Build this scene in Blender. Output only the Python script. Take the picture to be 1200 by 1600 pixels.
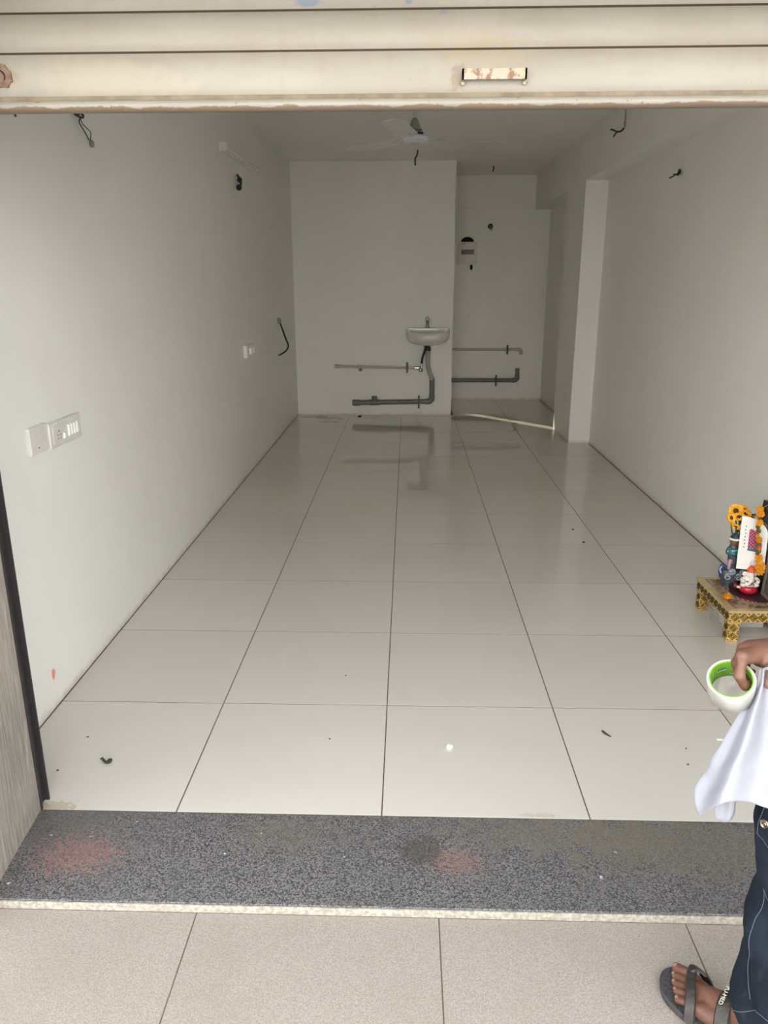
import bpy, bmesh, math, random
from math import sin, cos, pi, radians, sqrt, atan2
from mathutils import Vector as V, Matrix, noise as mn
random.seed(7)
S = bpy.context.scene
COL = S.collection
for o in list(bpy.data.objects): bpy.data.objects.remove(o)

# ------------------------------------------------------------------ camera, sky, exposure
F_PX = 1186.49
cam_d = bpy.data.cameras.new('camera'); cam = bpy.data.objects.new('camera', cam_d); COL.objects.link(cam)
cam.location = (0.06527, -1.84707, 1.47784)
cam.rotation_euler = (1.277004, 0.0019827, 0.0300897)
cam_d.sensor_fit = 'VERTICAL'; cam_d.sensor_height = 36.0; cam_d.lens = F_PX / 1600 * 36
cam_d.clip_start = 0.02
S.camera = cam
CM = cam.rotation_euler.to_matrix(); CP = V(cam.location)

w = bpy.data.worlds.new('sky'); S.world = w; w.use_nodes = True
bg = w.node_tree.nodes['Background']
bg.inputs[0].default_value = (0.935, 0.965, 1.01, 1); bg.inputs[1].default_value = 2.2      # even overcast sky
S.view_settings.view_transform = 'Standard'; S.view_settings.look = 'None'
S.view_settings.gamma = 1.0; S.view_settings.use_curve_mapping = False
S.view_settings.exposure = 1.03
S.cycles.max_bounces = 16; S.cycles.diffuse_bounces = 12; S.cycles.glossy_bounces = 6
sun_d = bpy.data.lights.new('sun', 'SUN'); sun = bpy.data.objects.new('sun', sun_d); COL.objects.link(sun)
sun_d.energy = 12.0; sun_d.angle = radians(.6); sun_d.color = (1.0, .965, .92)
sun.rotation_euler = V((.517, -.565, -.643)).to_track_quat('-Z', 'Y').to_euler(); sun.location = (0, 6, 12)

pl = bpy.data.lights.new('shop_opening_portal', 'AREA'); po = bpy.data.objects.new('shop_opening_portal', pl); COL.objects.link(po)
pl.shape = 'RECTANGLE'; pl.size = 2.7; pl.size_y = 1.9; pl.cycles.is_portal = True            # sampling aid only, gives no light
po.location = (0.32, -0.02, 0.93); po.rotation_euler = (radians(90), 0, 0)

# surveyed points: pixel + one known coordinate -> world
def ray(u, v): return CM @ V(((u - 600) / F_PX, -(v - 800) / F_PX, -1.0))
def at(u, v, d): return CP + ray(u, v) * d
def onp(ax, val, u, v):
    r = ray(u, v); return CP + r * ((val - CP[ax]) / r[ax])

# ------------------------------------------------------------------ materials
MATS = {}
def new_mat(name):
    m = bpy.data.materials.new(name); m.use_nodes = True
    nt = m.node_tree; b = nt.nodes['Principled BSDF']; MATS[name] = m
    return m, nt, b
def N(nt, t, **kw):
    n = nt.nodes.new(t)
    for k, v in kw.items():
        if k.startswith('_'): n.inputs[k[1:].replace('_', ' ')].default_value = v
        else: setattr(n, k, v)
    return n
def L(nt, a, b): nt.links.new(a, b)
def math_n(nt, op, a, b=None, c=None):
    n = N(nt, 'ShaderNodeMath', operation=op)
    for i, x in enumerate((a, b, c)):
        if x is None: continue
        if isinstance(x, (int, float)): n.inputs[i].default_value = x
        else: L(nt, x, n.inputs[i])
    return n.outputs[0]
def ramp(nt, x, lo, hi):
    n = N(nt, 'ShaderNodeMapRange', interpolation_type='SMOOTHSTEP'); n.inputs['From Min'].default_value = lo; n.inputs['From Max'].default_value = hi
    L(nt, x, n.inputs['Value']); return n.outputs['Result']
def mixc(nt, f, a, b):
    n = N(nt, 'ShaderNodeMix', data_type='RGBA')
    if isinstance(f, (int, float)): n.inputs[0].default_value = f
    else: L(nt, f, n.inputs[0])
    for i, x in ((6, a), (7, b)):
        if isinstance(x, tuple): n.inputs[i].default_value = (*x[:3], 1)
        else: L(nt, x, n.inputs[i])
    return n.outputs[2]
def pos(nt, scale=(1, 1, 1), world=True):
    if world: p = N(nt, 'ShaderNodeNewGeometry').outputs['Position']
    else: p = N(nt, 'ShaderNodeTexCoord').outputs['Object']
    mp = N(nt, 'ShaderNodeMapping'); mp.inputs['Scale'].default_value = scale
    L(nt, p, mp.inputs['Vector']); return mp.outputs['Vector']
def noise_n(nt, vec, scale, detail=4, rough=.55):
    n = N(nt, 'ShaderNodeTexNoise'); n.inputs['Scale'].default_value = scale; n.inputs['Detail'].default_value = detail; n.inputs['Roughness'].default_value = rough
    L(nt, vec, n.inputs['Vector']); return n.outputs['Fac']
def bump(nt, b, h, strength=.2, dist=.01):
    n = N(nt, 'ShaderNodeBump'); n.inputs['Strength'].default_value = strength; n.inputs['Distance'].default_value = dist
    L(nt, h, n.inputs['Height']); L(nt, n.outputs[0], b.inputs['Normal'])
def spots(nt, col, lst):
    """stains at fixed world places: (centre, radii, colour, strength, noise scale, noise amount)"""
    P = N(nt, 'ShaderNodeNewGeometry').outputs['Position']
    for c, r, rgb, st, ns, na in lst:
        s = N(nt, 'ShaderNodeVectorMath', operation='SUBTRACT'); L(nt, P, s.inputs[0]); s.inputs[1].default_value = c
        d = N(nt, 'ShaderNodeVectorMath', operation='DIVIDE'); L(nt, s.outputs[0], d.inputs[0]); d.inputs[1].default_value = r
        ln = N(nt, 'ShaderNodeVectorMath', operation='LENGTH'); L(nt, d.outputs[0], ln.inputs[0])
        nz = noise_n(nt, pos(nt), ns, 3)
        t = math_n(nt, 'ADD', ln.outputs['Value'], math_n(nt, 'MULTIPLY', math_n(nt, 'SUBTRACT', nz, .5), na))
        f = math_n(nt, 'MULTIPLY', ramp(nt, t, 1.0, .55), st)
        col = mixc(nt, f, col, rgb)
    return col
def simple(name, c, rough=.5, metal=0, c2=None, scale=20, bumps=0, bscale=None, world=False, stretch=(1, 1, 1), lo=.35, hi=.65, coat=0, spec=None, bdist=.004):
    m, nt, b = new_mat(name)
    b.inputs['Roughness'].default_value = rough; b.inputs['Metallic'].default_value = metal
    if coat: b.inputs['Coat Weight'].default_value = coat
    if spec is not None: b.inputs['Specular IOR Level'].default_value = spec
    vec = pos(nt, stretch, world)
    nz = noise_n(nt, vec, scale)
    c2 = c2 or tuple(x * .88 for x in c)
    L(nt, mixc(nt, ramp(nt, nz, lo, hi), c2, c), b.inputs['Base Color'])
    if bumps: bump(nt, b, noise_n(nt, vec, bscale or scale * 2), bumps, bdist)
    return m

def wall_mat(name, c, marks=()):
    m, nt, b = new_mat(name)
    p = pos(nt)
    big = noise_n(nt, p, 1.1, 5, .6); fine = noise_n(nt, pos(nt, (1, 1, .35)), 9, 4)
    col = mixc(nt, ramp(nt, big, .3, .7), tuple(x * .955 for x in c), c)
    col = mixc(nt, math_n(nt, 'MULTIPLY', ramp(nt, fine, .45, .75), .22), col, (c[0] * .93, c[1] * .91, c[2] * .87))
    sp = N(nt, 'ShaderNodeSeparateXYZ'); L(nt, N(nt, 'ShaderNodeNewGeometry').outputs['Position'], sp.inputs[0])
    low = math_n(nt, 'ADD', sp.outputs['Z'], math_n(nt, 'MULTIPLY', noise_n(nt, p, 22, 4), .07))
    col = mixc(nt, math_n(nt, 'MULTIPLY', ramp(nt, low, .075, .03), .45), col, (.42, .35, .25))   # mop dirt along the skirting
    col = spots(nt, col, marks)
    L(nt, col, b.inputs['Base Color']); b.inputs['Roughness'].default_value = .5
    h = math_n(nt, 'ADD', noise_n(nt, p, 3.5, 3), math_n(nt, 'MULTIPLY', noise_n(nt, p, 60, 3), .12))
    bump(nt, b, h, .25, .012)
    return m
WC = (.825, .817, .785)
wall_mat('plaster', WC)
wall_mat('plaster_left', WC, [((-1.205, .572, .128), (.05, .016, .026), (.75, .12, .10), .8, 90, 1.2)])

def tile_mat():
    m, nt, b = new_mat('vitrified_tile')
    p = pos(nt)
    oi = N(nt, 'ShaderNodeObjectInfo').outputs['Random']
    c = mixc(nt, oi, (.575, .55, .50), (.61, .585, .535))
    c = mixc(nt, math_n(nt, 'MULTIPLY', ramp(nt, noise_n(nt, p, 2.2, 4), .42, .72), .25), c, (.55, .51, .44))
    c = mixc(nt, math_n(nt, 'MULTIPLY', ramp(nt, noise_n(nt, p, 160, 2), .62, .72), .18), c, (.42, .38, .32))
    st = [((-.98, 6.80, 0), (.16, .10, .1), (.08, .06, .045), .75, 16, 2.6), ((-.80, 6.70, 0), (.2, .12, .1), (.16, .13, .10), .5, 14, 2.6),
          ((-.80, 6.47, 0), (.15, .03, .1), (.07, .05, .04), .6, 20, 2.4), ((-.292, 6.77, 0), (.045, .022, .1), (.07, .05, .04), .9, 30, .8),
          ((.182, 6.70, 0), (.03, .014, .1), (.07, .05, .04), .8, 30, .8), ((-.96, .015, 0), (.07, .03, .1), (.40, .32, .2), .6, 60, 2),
          ((.46, .015, 0), (.07, .012, .1), (.40, .34, .25), .4, 80, 2.4), ((.8, 1.3, 0), (.35, .3, .1), (.60, .57, .51), .25, 3, 1.6)]
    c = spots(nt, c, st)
    L(nt, c, b.inputs['Base Color'])
    r = math_n(nt, 'ADD', .012, math_n(nt, 'MULTIPLY', noise_n(nt, p, 3, 3), .04)); L(nt, r, b.inputs['Roughness']); b.inputs['IOR'].default_value = 1.7
    bump(nt, b, noise_n(nt, p, 1.3, 2), .02, .01)
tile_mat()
simple('grout', (.13, .10, .075), .9, c2=(.09, .07, .055), scale=30, world=True)
def outer_tile():
    m, nt, b = new_mat('matte_tile')
    p = pos(nt)
    c = mixc(nt, ramp(nt, noise_n(nt, p, 260, 3, .7), .35, .65), (.25, .218, .187), (.37, .33, .295))
    c = mixc(nt, math_n(nt, 'MULTIPLY', ramp(nt, noise_n(nt, p, 3.5, 5), .4, .75), .35), c, (.25, .215, .18))
    c = mixc(nt, math_n(nt, 'MULTIPLY', ramp(nt, noise_n(nt, p, 300, 1), .68, .74), .6), c, (.52, .49, .45))
    L(nt, c, b.inputs['Base Color']); b.inputs['Roughness'].default_value = .6
    bump(nt, b, noise_n(nt, p, 220, 2), .25, .002)
outer_tile()
def granite():
    m, nt, b = new_mat('granite')
    p = pos(nt)
    v = N(nt, 'ShaderNodeTexVoronoi'); v.inputs['Scale'].default_value = 300; L(nt, p, v.inputs['Vector'])
    sx = N(nt, 'ShaderNodeSeparateColor'); L(nt, v.outputs['Color'], sx.inputs[0])
    c = mixc(nt, ramp(nt, sx.outputs[0], .1, .9), (.042, .042, .044), (.19, .184, .181))
    c = mixc(nt, ramp(nt, noise_n(nt, p, 230, 3, .7), .57, .70), c, (.33, .32, .31))
    c = mixc(nt, math_n(nt, 'MULTIPLY', ramp(nt, noise_n(nt, p, 165, 3, .7), .55, .66), .75), c, (.035, .035, .038))
    c = mixc(nt, ramp(nt, noise_n(nt, p, 34, 2, .5), .735, .76), c, (.55, .53, .50))
    ol = (.15, .135, .10)
    c = spots(nt, c, [((-.82, -.175, 0), (.13, .085, .1), (.33, .15, .13), .38, 70, 3.6), ((.20, -.175, 0), (.085, .055, .1), (.30, .15, .13), .35, 70, 3.4),
        ((.11, -.14, 0), (.07, .07, .1), (.06, .055, .05), .6, 30, 1.8), ((.82, -.10, 0), (.42, .13, .1), ol, .5, 20, 2.6),
        ((-.25, -.09, 0), (.2, .07, .1), ol, .3, 20, 2.8), ((-.9, -.05, 0), (.15, .1, .1), (.12, .11, .095), .5, 20, 2.6), ((.5, -.06, 0), (.4, .08, .1), (.16, .142, .11), .4, 20, 2.6)])
    L(nt, c, b.inputs['Base Color']); b.inputs['Roughness'].default_value = .42
granite()
simple('cut_stone', (.40, .375, .32), .85, c2=(.27, .245, .205), scale=90, world=True, bumps=.5, bscale=120)
def shutter_mat(name, rail=False):
    m, nt, b = new_mat(name)
    p = pos(nt)
    c = mixc(nt, ramp(nt, noise_n(nt, pos(nt, (1.4, 1, 6)), 2.5, 5), .3, .7), (.285, .265, .222), (.32, .302, .262))
    c = mixc(nt, math_n(nt, 'MULTIPLY', ramp(nt, noise_n(nt, pos(nt, (6, 1, 1.5)), 6, 4), .48, .75), .4), c, (.275, .245, .19))
    c = mixc(nt, math_n(nt, 'MULTIPLY', ramp(nt, noise_n(nt, p, 48, 4, .7), .66, .73), .55), c, (.25, .19, .13))
    sp = N(nt, 'ShaderNodeSeparateXYZ'); L(nt, N(nt, 'ShaderNodeNewGeometry').outputs['Position'], sp.inputs[0])
    z = sp.outputs['Z']
    if rail:
        e = math_n(nt, 'ADD', z, math_n(nt, 'MULTIPLY', math_n(nt, 'SUBTRACT', noise_n(nt, pos(nt, (1, 1, .3)), 16, 6, .65), .5), .024))
        c = mixc(nt, ramp(nt, e, 1.8480, 1.8455), c, (.185, .14, .10))
        c = mixc(nt, math_n(nt, 'MULTIPLY', ramp(nt, noise_n(nt, p, 70, 3), .64, .70), .8), c, (.17, .11, .07))
    bl = (.17, .21, .28)
    c = spots(nt, c, [((-.15, 0, 2.047), (.035, .05, .010), bl, .9, 90, .8), ((.063, 0, 2.046), (.010, .05, .006), (.16, .19, .26), .9, 120, .6),
        ((.138, 0, 2.026), (.010, .05, .006), (.24, .24, .28), .9, 150, .8), ((-.826, 0, 1.911), (.045, .1, .022), (.27, .18, .12), .7, 60, 1.2),
        ((.235, 0, 1.945), (.12, .1, .03), (.36, .28, .17), .35, 45, 2.4), ((.20, 0, 1.975), (.13, .1, .03), (.33, .26, .17), .35, 45, 2.6),
        ((.17, 0, 1.90), (.02, .1, .03), (.22, .15, .10), .55, 80, 2.0), ((.41, 0, 1.925), (.03, .1, .012), (.30, .28, .25), .5, 60, 1.8),
        ((-.70, 0, 1.918), (.03, .1, .006), (.26, .22, .18), .5, 60, 1.5), ((-.62, 0, 1.90), (.25, .1, .05), (.37, .325, .25), .5, 15, 2.2)])
    L(nt, c, b.inputs['Base Color']); b.inputs['Roughness'].default_value = .42
    bump(nt, b, noise_n(nt, p, 30, 3), .12, .004)
shutter_mat('shutter_paint'); shutter_mat('shutter_rail_paint', True)
simple('shutter_groove', (.05, .032, .02), .9)
simple('shutter_joint_shade', (.25, .21, .15), .9, c2=(.18, .145, .10), world=True)  # shade between bottom slat and rail, put into the strip's colour
simple('rusty_cream', (.40, .36, .28), .6, c2=(.22, .125, .065), scale=55, bumps=.4, world=True, lo=.38, hi=.52)
simple('rust', (.24, .165, .12), .8, c2=(.14, .08, .05), scale=60, bumps=.5, world=True)
simple('guide_metal', (.035, .028, .03), .55, .2, scale=30)
def stucco():
    m, nt, b = new_mat('grey_stucco')
    c = mixc(nt, ramp(nt, noise_n(nt, pos(nt), 4, 5), .3, .7), (.255, .228, .195), (.33, .295, .255))
    c = mixc(nt, math_n(nt, 'MULTIPLY', ramp(nt, noise_n(nt, pos(nt, (1, 1, .15)), 55, 4), .5, .7), .5), c, (.43, .395, .35))
    L(nt, c, b.inputs['Base Color']); b.inputs['Roughness'].default_value = .8
    bump(nt, b, noise_n(nt, pos(nt, (1, 1, .12)), 60, 4), .9, .006)
stucco()
simple('bounce_facade', (.80, .78, .74), .8, scale=1, world=True)  # pale colour of the added, unseen wall that bounces sunlight
simple('asphalt', (.40, .385, .36), .9, scale=40, world=True)
simple('facade_paint', (.62, .59, .53), .8, scale=2, world=True)
simple('white_plastic', (.74, .73, .70), .32)
simple('switch_plastic', (.71, .695, .655), .35, c2=(.67, .65, .61))
simple('switch_rocker', (.88, .87, .86), .25)
simple('beige_plastic', (.72, .69, .60), .4)
simple('dark_plastic', (.02, .02, .022), .4)
simple('dark_hole', (.012, .011, .009), .95)
simple('black_wire', (.025, .02, .018), .5)
simple('grey_plug', (.26, .25, .23), .5)
simple('grey_wire', (.35, .33, .30), .5)
simple('ceramic', (.74, .73, .70), .08, c2=(.72, .71, .68), coat=.5)
simple('chrome', (.62, .62, .62), .14, 1.0)
simple('tap_metal', (.26, .25, .24), .22, 1.0)
simple('pvc_grey', (.165, .155, .15), .38, c2=(.13, .125, .12))
simple('pvc_flex', (.40, .385, .35), .45)
simple('cpvc', (.50, .475, .41), .4)
simple('fan_white', (.62, .61, .66), .25)
simple('fan_blade', (.60, .59, .58), .3)
simple('gold', (.92, .66, .22), .25, .75, c2=(.70, .44, .10), scale=45, bumps=.5, bscale=110)
simple('gold_dark', (.045, .028, .010), .6)
simple('gold_rim', (.62, .48, .26), .35, .4)
def mat_top():
    m, nt, b = new_mat('printed_top')
    p = pos(nt)
    s = N(nt, 'ShaderNodeVectorMath', operation='SUBTRACT'); L(nt, p, s.inputs[0]); s.inputs[1].default_value = (1.625, 1.335, .15)
    ln = N(nt, 'ShaderNodeVectorMath', operation='LENGTH'); L(nt, s.outputs[0], ln.inputs[0]); r = ln.outputs['Value']
    pat = noise_n(nt, p, 48, 2)
    wv = N(nt, 'ShaderNodeTexVoronoi', feature='DISTANCE_TO_EDGE'); wv.inputs['Scale'].default_value = 30; L(nt, p, wv.inputs['Vector'])
    base = mixc(nt, ramp(nt, wv.outputs['Distance'], .10, .22), (.36, .25, .15), (.12, .06, .045))
    base = mixc(nt, ramp(nt, pat, .52, .58), base, (.22, .13, .07))
    base = mixc(nt, ramp(nt, r, .128, .124), base, (.055, .018, .024))
    ring = math_n(nt, 'LESS_THAN', math_n(nt, 'ABSOLUTE', math_n(nt, 'SUBTRACT', r, .118)), .006)
    ang = N(nt, 'ShaderNodeTexWave', bands_direction='X'); ang.inputs['Scale'].default_value = 22; ang.inputs['Distortion'].default_value = 3; L(nt, p, ang.inputs['Vector'])
    base = mixc(nt, math_n(nt, 'MULTIPLY', ring, ramp(nt, ang.outputs['Fac'], .3, .6)), base, (.55, .45, .32))
    ring2 = math_n(nt, 'LESS_THAN', math_n(nt, 'ABSOLUTE', math_n(nt, 'SUBTRACT', r, .134)), .004)
    base = mixc(nt, ring2, base, (.42, .33, .22))
    L(nt, base, b.inputs['Base Color']); b.inputs['Roughness'].default_value = .3
mat_top()
simple('idol_white', (.82, .78, .72), .35, c2=(.74, .66, .58))
simple('idol_red', (.50, .012, .035), .22)
simple('pot_red', (.16, .012, .02), .35)
simple('idol_orange', (.75, .13, .03), .5, c2=(.60, .06, .02), scale=120)
simple('statue_grey', (.07, .082, .10), .35, c2=(.022, .026, .04), scale=60, bumps=.5)
simple('statue_blue', (.035, .045, .16), .3)
simple('statue_teal', (.22, .46, .46), .35, c2=(.012, .10, .115), scale=75, lo=.56, hi=.64)
simple('statue_brown', (.15, .075, .045), .45)
simple('statue_pink', (.42, .25, .29), .4)
simple('statue_light', (.30, .35, .38), .3)
simple('marigold', (.86, .42, .015), .6, c2=(.66, .25, .01), scale=120, bumps=.5)
simple('petal', (.90, .52, .03), .5, c2=(.80, .33, .02), scale=50)
simple('flower_heart', (.07, .03, .015), .8)
simple('leaf_green', (.05, .10, .03), .5)
simple('dry_bud', (.20, .13, .04), .7)
simple('card_white', (.82, .80, .76), .5, c2=(.79, .77, .73))
def checks():
    m, nt, b = new_mat('pink_checks')
    p = pos(nt, (1, 1, 1), False)
    sp = N(nt, 'ShaderNodeSeparateXYZ'); L(nt, p, sp.inputs[0])
    a = math_n(nt, 'SINE', math_n(nt, 'MULTIPLY', math_n(nt, 'ADD', sp.outputs['X'], sp.outputs['Z']), 420))
    c = math_n(nt, 'SINE', math_n(nt, 'MULTIPLY', math_n(nt, 'SUBTRACT', sp.outputs['X'], sp.outputs['Z']), 420))
    mx = math_n(nt, 'MAXIMUM', a, c)
    L(nt, mixc(nt, ramp(nt, mx, .55, .8), (.16, .004, .03), (.55, .12, .25)), b.inputs['Base Color']); b.inputs['Roughness'].default_value = .5
checks()
simple('print_lilac', (.55, .50, .62), .5, c2=(.78, .76, .76), scale=60, lo=.4, hi=.6)
simple('print_dark', (.20, .16, .18), .6)
simple('frame_black', (.018, .016, .018), .3)
simple('frame_brown', (.24, .17, .13), .4)
simple('photo_dark', (.06, .045, .06), .2, c2=(.10, .12, .09), scale=12)
simple('photo_grey', (.38, .38, .42), .3, c2=(.10, .10, .14), scale=60)
def film():
    m, nt, b = new_mat('clear_film')
    b.inputs['Base Color'].default_value = (.95, .96, .97, 1); b.inputs['Roughness'].default_value = .12; b.inputs['Transmission Weight'].default_value = 1.0; b.inputs['IOR'].default_value = 1.15
    b.inputs['Alpha'].default_value = .55
film()
simple('box_card', (.60, .585, .56), .6)
simple('tape_white', (.41, .405, .38), .3, c2=(.33, .33, .305), scale=30, stretch=(1, 1, .25), world=True)
simple('tape_side', (.55, .51, .43), .5)
simple('core_green', (.165, .38, .03), .35, c2=(.13, .31, .025))
simple('core_plate', (.06, .20, .07), .4)
simple('core_line', (.40, .70, .16), .4)
simple('print_white', (.80, .84, .78), .5)
def cloth_m():
    m, nt, b = new_mat('white_cloth')
    L(nt, mixc(nt, ramp(nt, noise_n(nt, pos(nt), 14, 3), .35, .65), (.40, .415, .475), (.45, .465, .52)), b.inputs['Base Color'])
    b.inputs['Roughness'].default_value = .55; b.inputs['Subsurface Weight'].default_value = .0
    tr = N(nt, 'ShaderNodeBsdfTranslucent'); tr.inputs['Color'].default_value = (.6, .62, .68, 1)
    mx = N(nt, 'ShaderNodeMixShader'); mx.inputs[0].default_value = .25
    L(nt, b.outputs[0], mx.inputs[1]); L(nt, tr.outputs[0], mx.inputs[2]); L(nt, mx.outputs[0], nt.nodes['Material Output'].inputs[0])
cloth_m()
def skin_m():
    m, nt, b = new_mat('skin')
    p = pos(nt)
    c = mixc(nt, ramp(nt, noise_n(nt, p, 26, 4), .35, .65), (.118, .054, .034), (.175, .083, .054))
    c = mixc(nt, math_n(nt, 'MULTIPLY', ramp(nt, noise_n(nt, p, 140, 3), .5, .7), .3), c, (.075, .033, .022))
    L(nt, c, b.inputs['Base Color']); b.inputs['Roughness'].default_value = .48
    b.inputs['Subsurface Weight'].default_value = .08; b.inputs['Subsurface Radius'].default_value = (.01, .004, .002)
    bump(nt, b, noise_n(nt, p, 210, 3), .25, .0015)
skin_m()
simple('nail', (.30, .185, .15), .3)
def denim():
    m, nt, b = new_mat('denim')
    p = pos(nt)
    c = mixc(nt, ramp(nt, noise_n(nt, p, 9, 5), .35, .7), (.0045, .0075, .0135), (.009, .0155, .027))
    c = mixc(nt, math_n(nt, 'MULTIPLY', ramp(nt, noise_n(nt, pos(nt, (1, 1, .3)), 60, 4), .55, .72), .4), c, (.02, .031, .048))
    L(nt, c, b.inputs['Base Color']); b.inputs['Roughness'].default_value = .85; b.inputs['Specular IOR Level'].default_value = .25
    bump(nt, b, noise_n(nt, pos(nt, (1, 1, .5)), 320, 2), .3, .001)
denim()
simple('stitch', (.075, .105, .135), .8)
simple('button_metal', (.45, .38, .30), .3, 1.0, c2=(.10, .08, .06), scale=150)
simple('sole_rubber', (.034, .031, .034), .8, c2=(.062, .058, .062), scale=170, bumps=.5)
simple('sole_edge', (.06, .056, .06), .7)
simple('strap_rubber', (.042, .034, .029), .5, c2=(.025, .021, .019), scale=90, bumps=.3)
simple('strap_print', (.78, .76, .62), .5)
simple('shirt_grey', (.25, .26, .28), .9)
simple('hair_black', (.012, .010, .009), .6, bumps=.6, bscale=160)
simple('eye_white', (.8, .78, .75), .2)
simple('dry_leaf', (.03, .024, .018), .8)
simple('twig', (.055, .035, .022), .9)
simple('paper', (.85, .85, .84), .6)
mm, nt_, b_ = new_mat('sun_dimming_glass')
tb_ = N(nt_, 'ShaderNodeBsdfTransparent'); tb_.inputs[0].default_value = (.42, .40, .36, 1)  # dark tint added to weaken the sun through the unseen pane
mx_ = N(nt_, 'ShaderNodeMixShader'); mx_.inputs[0].default_value = .08; L(nt_, tb_.outputs[0], mx_.inputs[1]); L(nt_, b_.outputs[0], mx_.inputs[2]); L(nt_, mx_.outputs[0], nt_.nodes['Material Output'].inputs[0])
simple('door_paint', (.55, .52, .46), .45)

# ------------------------------------------------------------------ mesh helpers
class MB:
    def __init__(s): s.v = []; s.f = []
    def add(s, vs, fs):
        o = len(s.v); s.v += [tuple(x) for x in vs]; s.f += [tuple(i + o for i in f) for f in fs]; return s
    def box(s, a, b, ch=0.0):
        (x0, y0, z0), (x1, y1, z1) = a, b
        if ch:
            vs = [(x0, y0, z0), (x1, y0, z0), (x1, y1, z0), (x0, y1, z0), (x0, y0, z1 - ch), (x1, y0, z1 - ch), (x1, y1, z1 - ch), (x0, y1, z1 - ch),
                  (x0 + ch, y0 + ch, z1), (x1 - ch, y0 + ch, z1), (x1 - ch, y1 - ch, z1), (x0 + ch, y1 - ch, z1)]
            fs = [(3, 2, 1, 0)] + [(i, (i + 1) % 4, 4 + (i + 1) % 4, 4 + i) for i in range(4)] + [(4 + i, 4 + (i + 1) % 4, 8 + (i + 1) % 4, 8 + i) for i in range(4)] + [(8, 9, 10, 11)]
            return s.add(vs, fs)
        vs = [(x0, y0, z0), (x1, y0, z0), (x1, y1, z0), (x0, y1, z0), (x0, y0, z1), (x1, y0, z1), (x1, y1, z1), (x0, y1, z1)]
        return s.add(vs, [(3, 2, 1, 0), (4, 5, 6, 7), (0, 1, 5, 4), (1, 2, 6, 5), (2, 3, 7, 6), (3, 0, 4, 7)])
    def rings(s, R, cap=True, closed=True):
        n = len(R[0]); vs = [p for r in R for p in r]; fs = []
        for i in range(len(R) - 1):
            for j in range(n if closed else n - 1):
                k = (j + 1) % n; fs.append((i * n + j, i * n + k, (i + 1) * n + k, (i + 1) * n + j))
        if cap: fs += [tuple(range(n))[::-1], tuple((len(R) - 1) * n + j for j in range(n))]
        return s.add(vs, fs)
    def tube(s, pts, r, seg=10, cap=True):
        pts = [V(p) for p in pts]; n = len(pts); rr = r if isinstance(r, (list, tuple)) else [r] * n
        up = None; R = []
        for i, p in enumerate(pts):
            t = (pts[min(i + 1, n - 1)] - pts[max(i - 1, 0)]).normalized()
            if up is None:
                up = t.orthogonal().normalized()
            else:
                up = (up - t * up.dot(t)); up = up.normalized() if up.length > 1e-6 else t.orthogonal().normalized()
            b = t.cross(up)
            R.append([p + (up * cos(2 * pi * k / seg) + b * sin(2 * pi * k / seg)) * rr[i] for k in range(seg)])
        return s.rings(R, cap)
    def cyl(s, a, b, r, seg=16): return s.tube([a, b], r, seg)
    def lathe(s, prof, c=(0, 0, 0), seg=24, sx=1, sy=1):
        c = V(c)
        return s.rings([[c + V((r * cos(2 * pi * k / seg) * sx, r * sin(2 * pi * k / seg) * sy, z)) for k in range(seg)] for r, z in prof])
    def ball(s, c, r, seg=14, n=9):
        r = (r, r, r) if isinstance(r, (int, float)) else r; c = V(c)
        R = [[c + V((r[0] * sin(a) * cos(2 * pi * k / seg), r[1] * sin(a) * sin(2 * pi * k / seg), -r[2] * cos(a))) for k in range(seg)] for a in [pi * (i + .02) / (n - .96) if False else max(.04, min(pi - .04, pi * i / (n - 1))) for i in range(n)]]
        return s.rings(R)
    def prism(s, poly, ax, a, b):
        """poly in the two other axes, extruded along axis ax from a to b"""
        def mk(p, t):
            q = list(p); q.insert(ax, t); return q
        n = len(poly)
        return s.add([mk(p, a) for p in poly] + [mk(p, b) for p in poly],
                     [tuple(range(n))[::-1], tuple(range(n, 2 * n))] + [(i, (i + 1) % n, n + (i + 1) % n, n + i) for i in range(n)])
    def mesh(s, name, m, smooth=True, angle=40):
        me = bpy.data.meshes.new(name); me.from_pydata(s.v, [], s.f); me.update()
        bm = bmesh.new(); bm.from_mesh(me); bmesh.ops.recalc_face_normals(bm, faces=bm.faces); bm.to_mesh(me); bm.free()
        if m: me.materials.append(MATS[m])
        if smooth:
            me.shade_smooth(); me.set_sharp_from_angle(angle=radians(angle))
        return me
    def build(s, name, m, parent=None, smooth=True, angle=40):
        return link(name, s.mesh(name, m, smooth, angle), parent)
def link(name, me, parent=None, loc=None, rot=None):
    o = bpy.data.objects.new(name, me); COL.objects.link(o)
    if parent is not None:
        o.parent = parent
        if loc is None: o.matrix_parent_inverse = parent.matrix_basis.inverted()
    if loc is not None: o.location = loc
    if rot is not None: o.rotation_euler = rot
    return o
def tag(o, label=None, cat=None, group=None, kind=None):
    if label: o['label'] = label
    if cat: o['category'] = cat
    if group: o['group'] = group
    if kind: o['kind'] = kind
    return o
def empty(name, loc, label=None, cat=None, group=None, kind=None):
    o = bpy.data.objects.new(name, None); COL.objects.link(o); o.location = loc; o.empty_display_size = .05
    return tag(o, label, cat, group, kind)
def struct(name, mb, m, parent=None, smooth=False):
    o = mb.build(name, m, parent, smooth=smooth)
    if parent is None: o['kind'] = 'structure'
    return o
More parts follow.
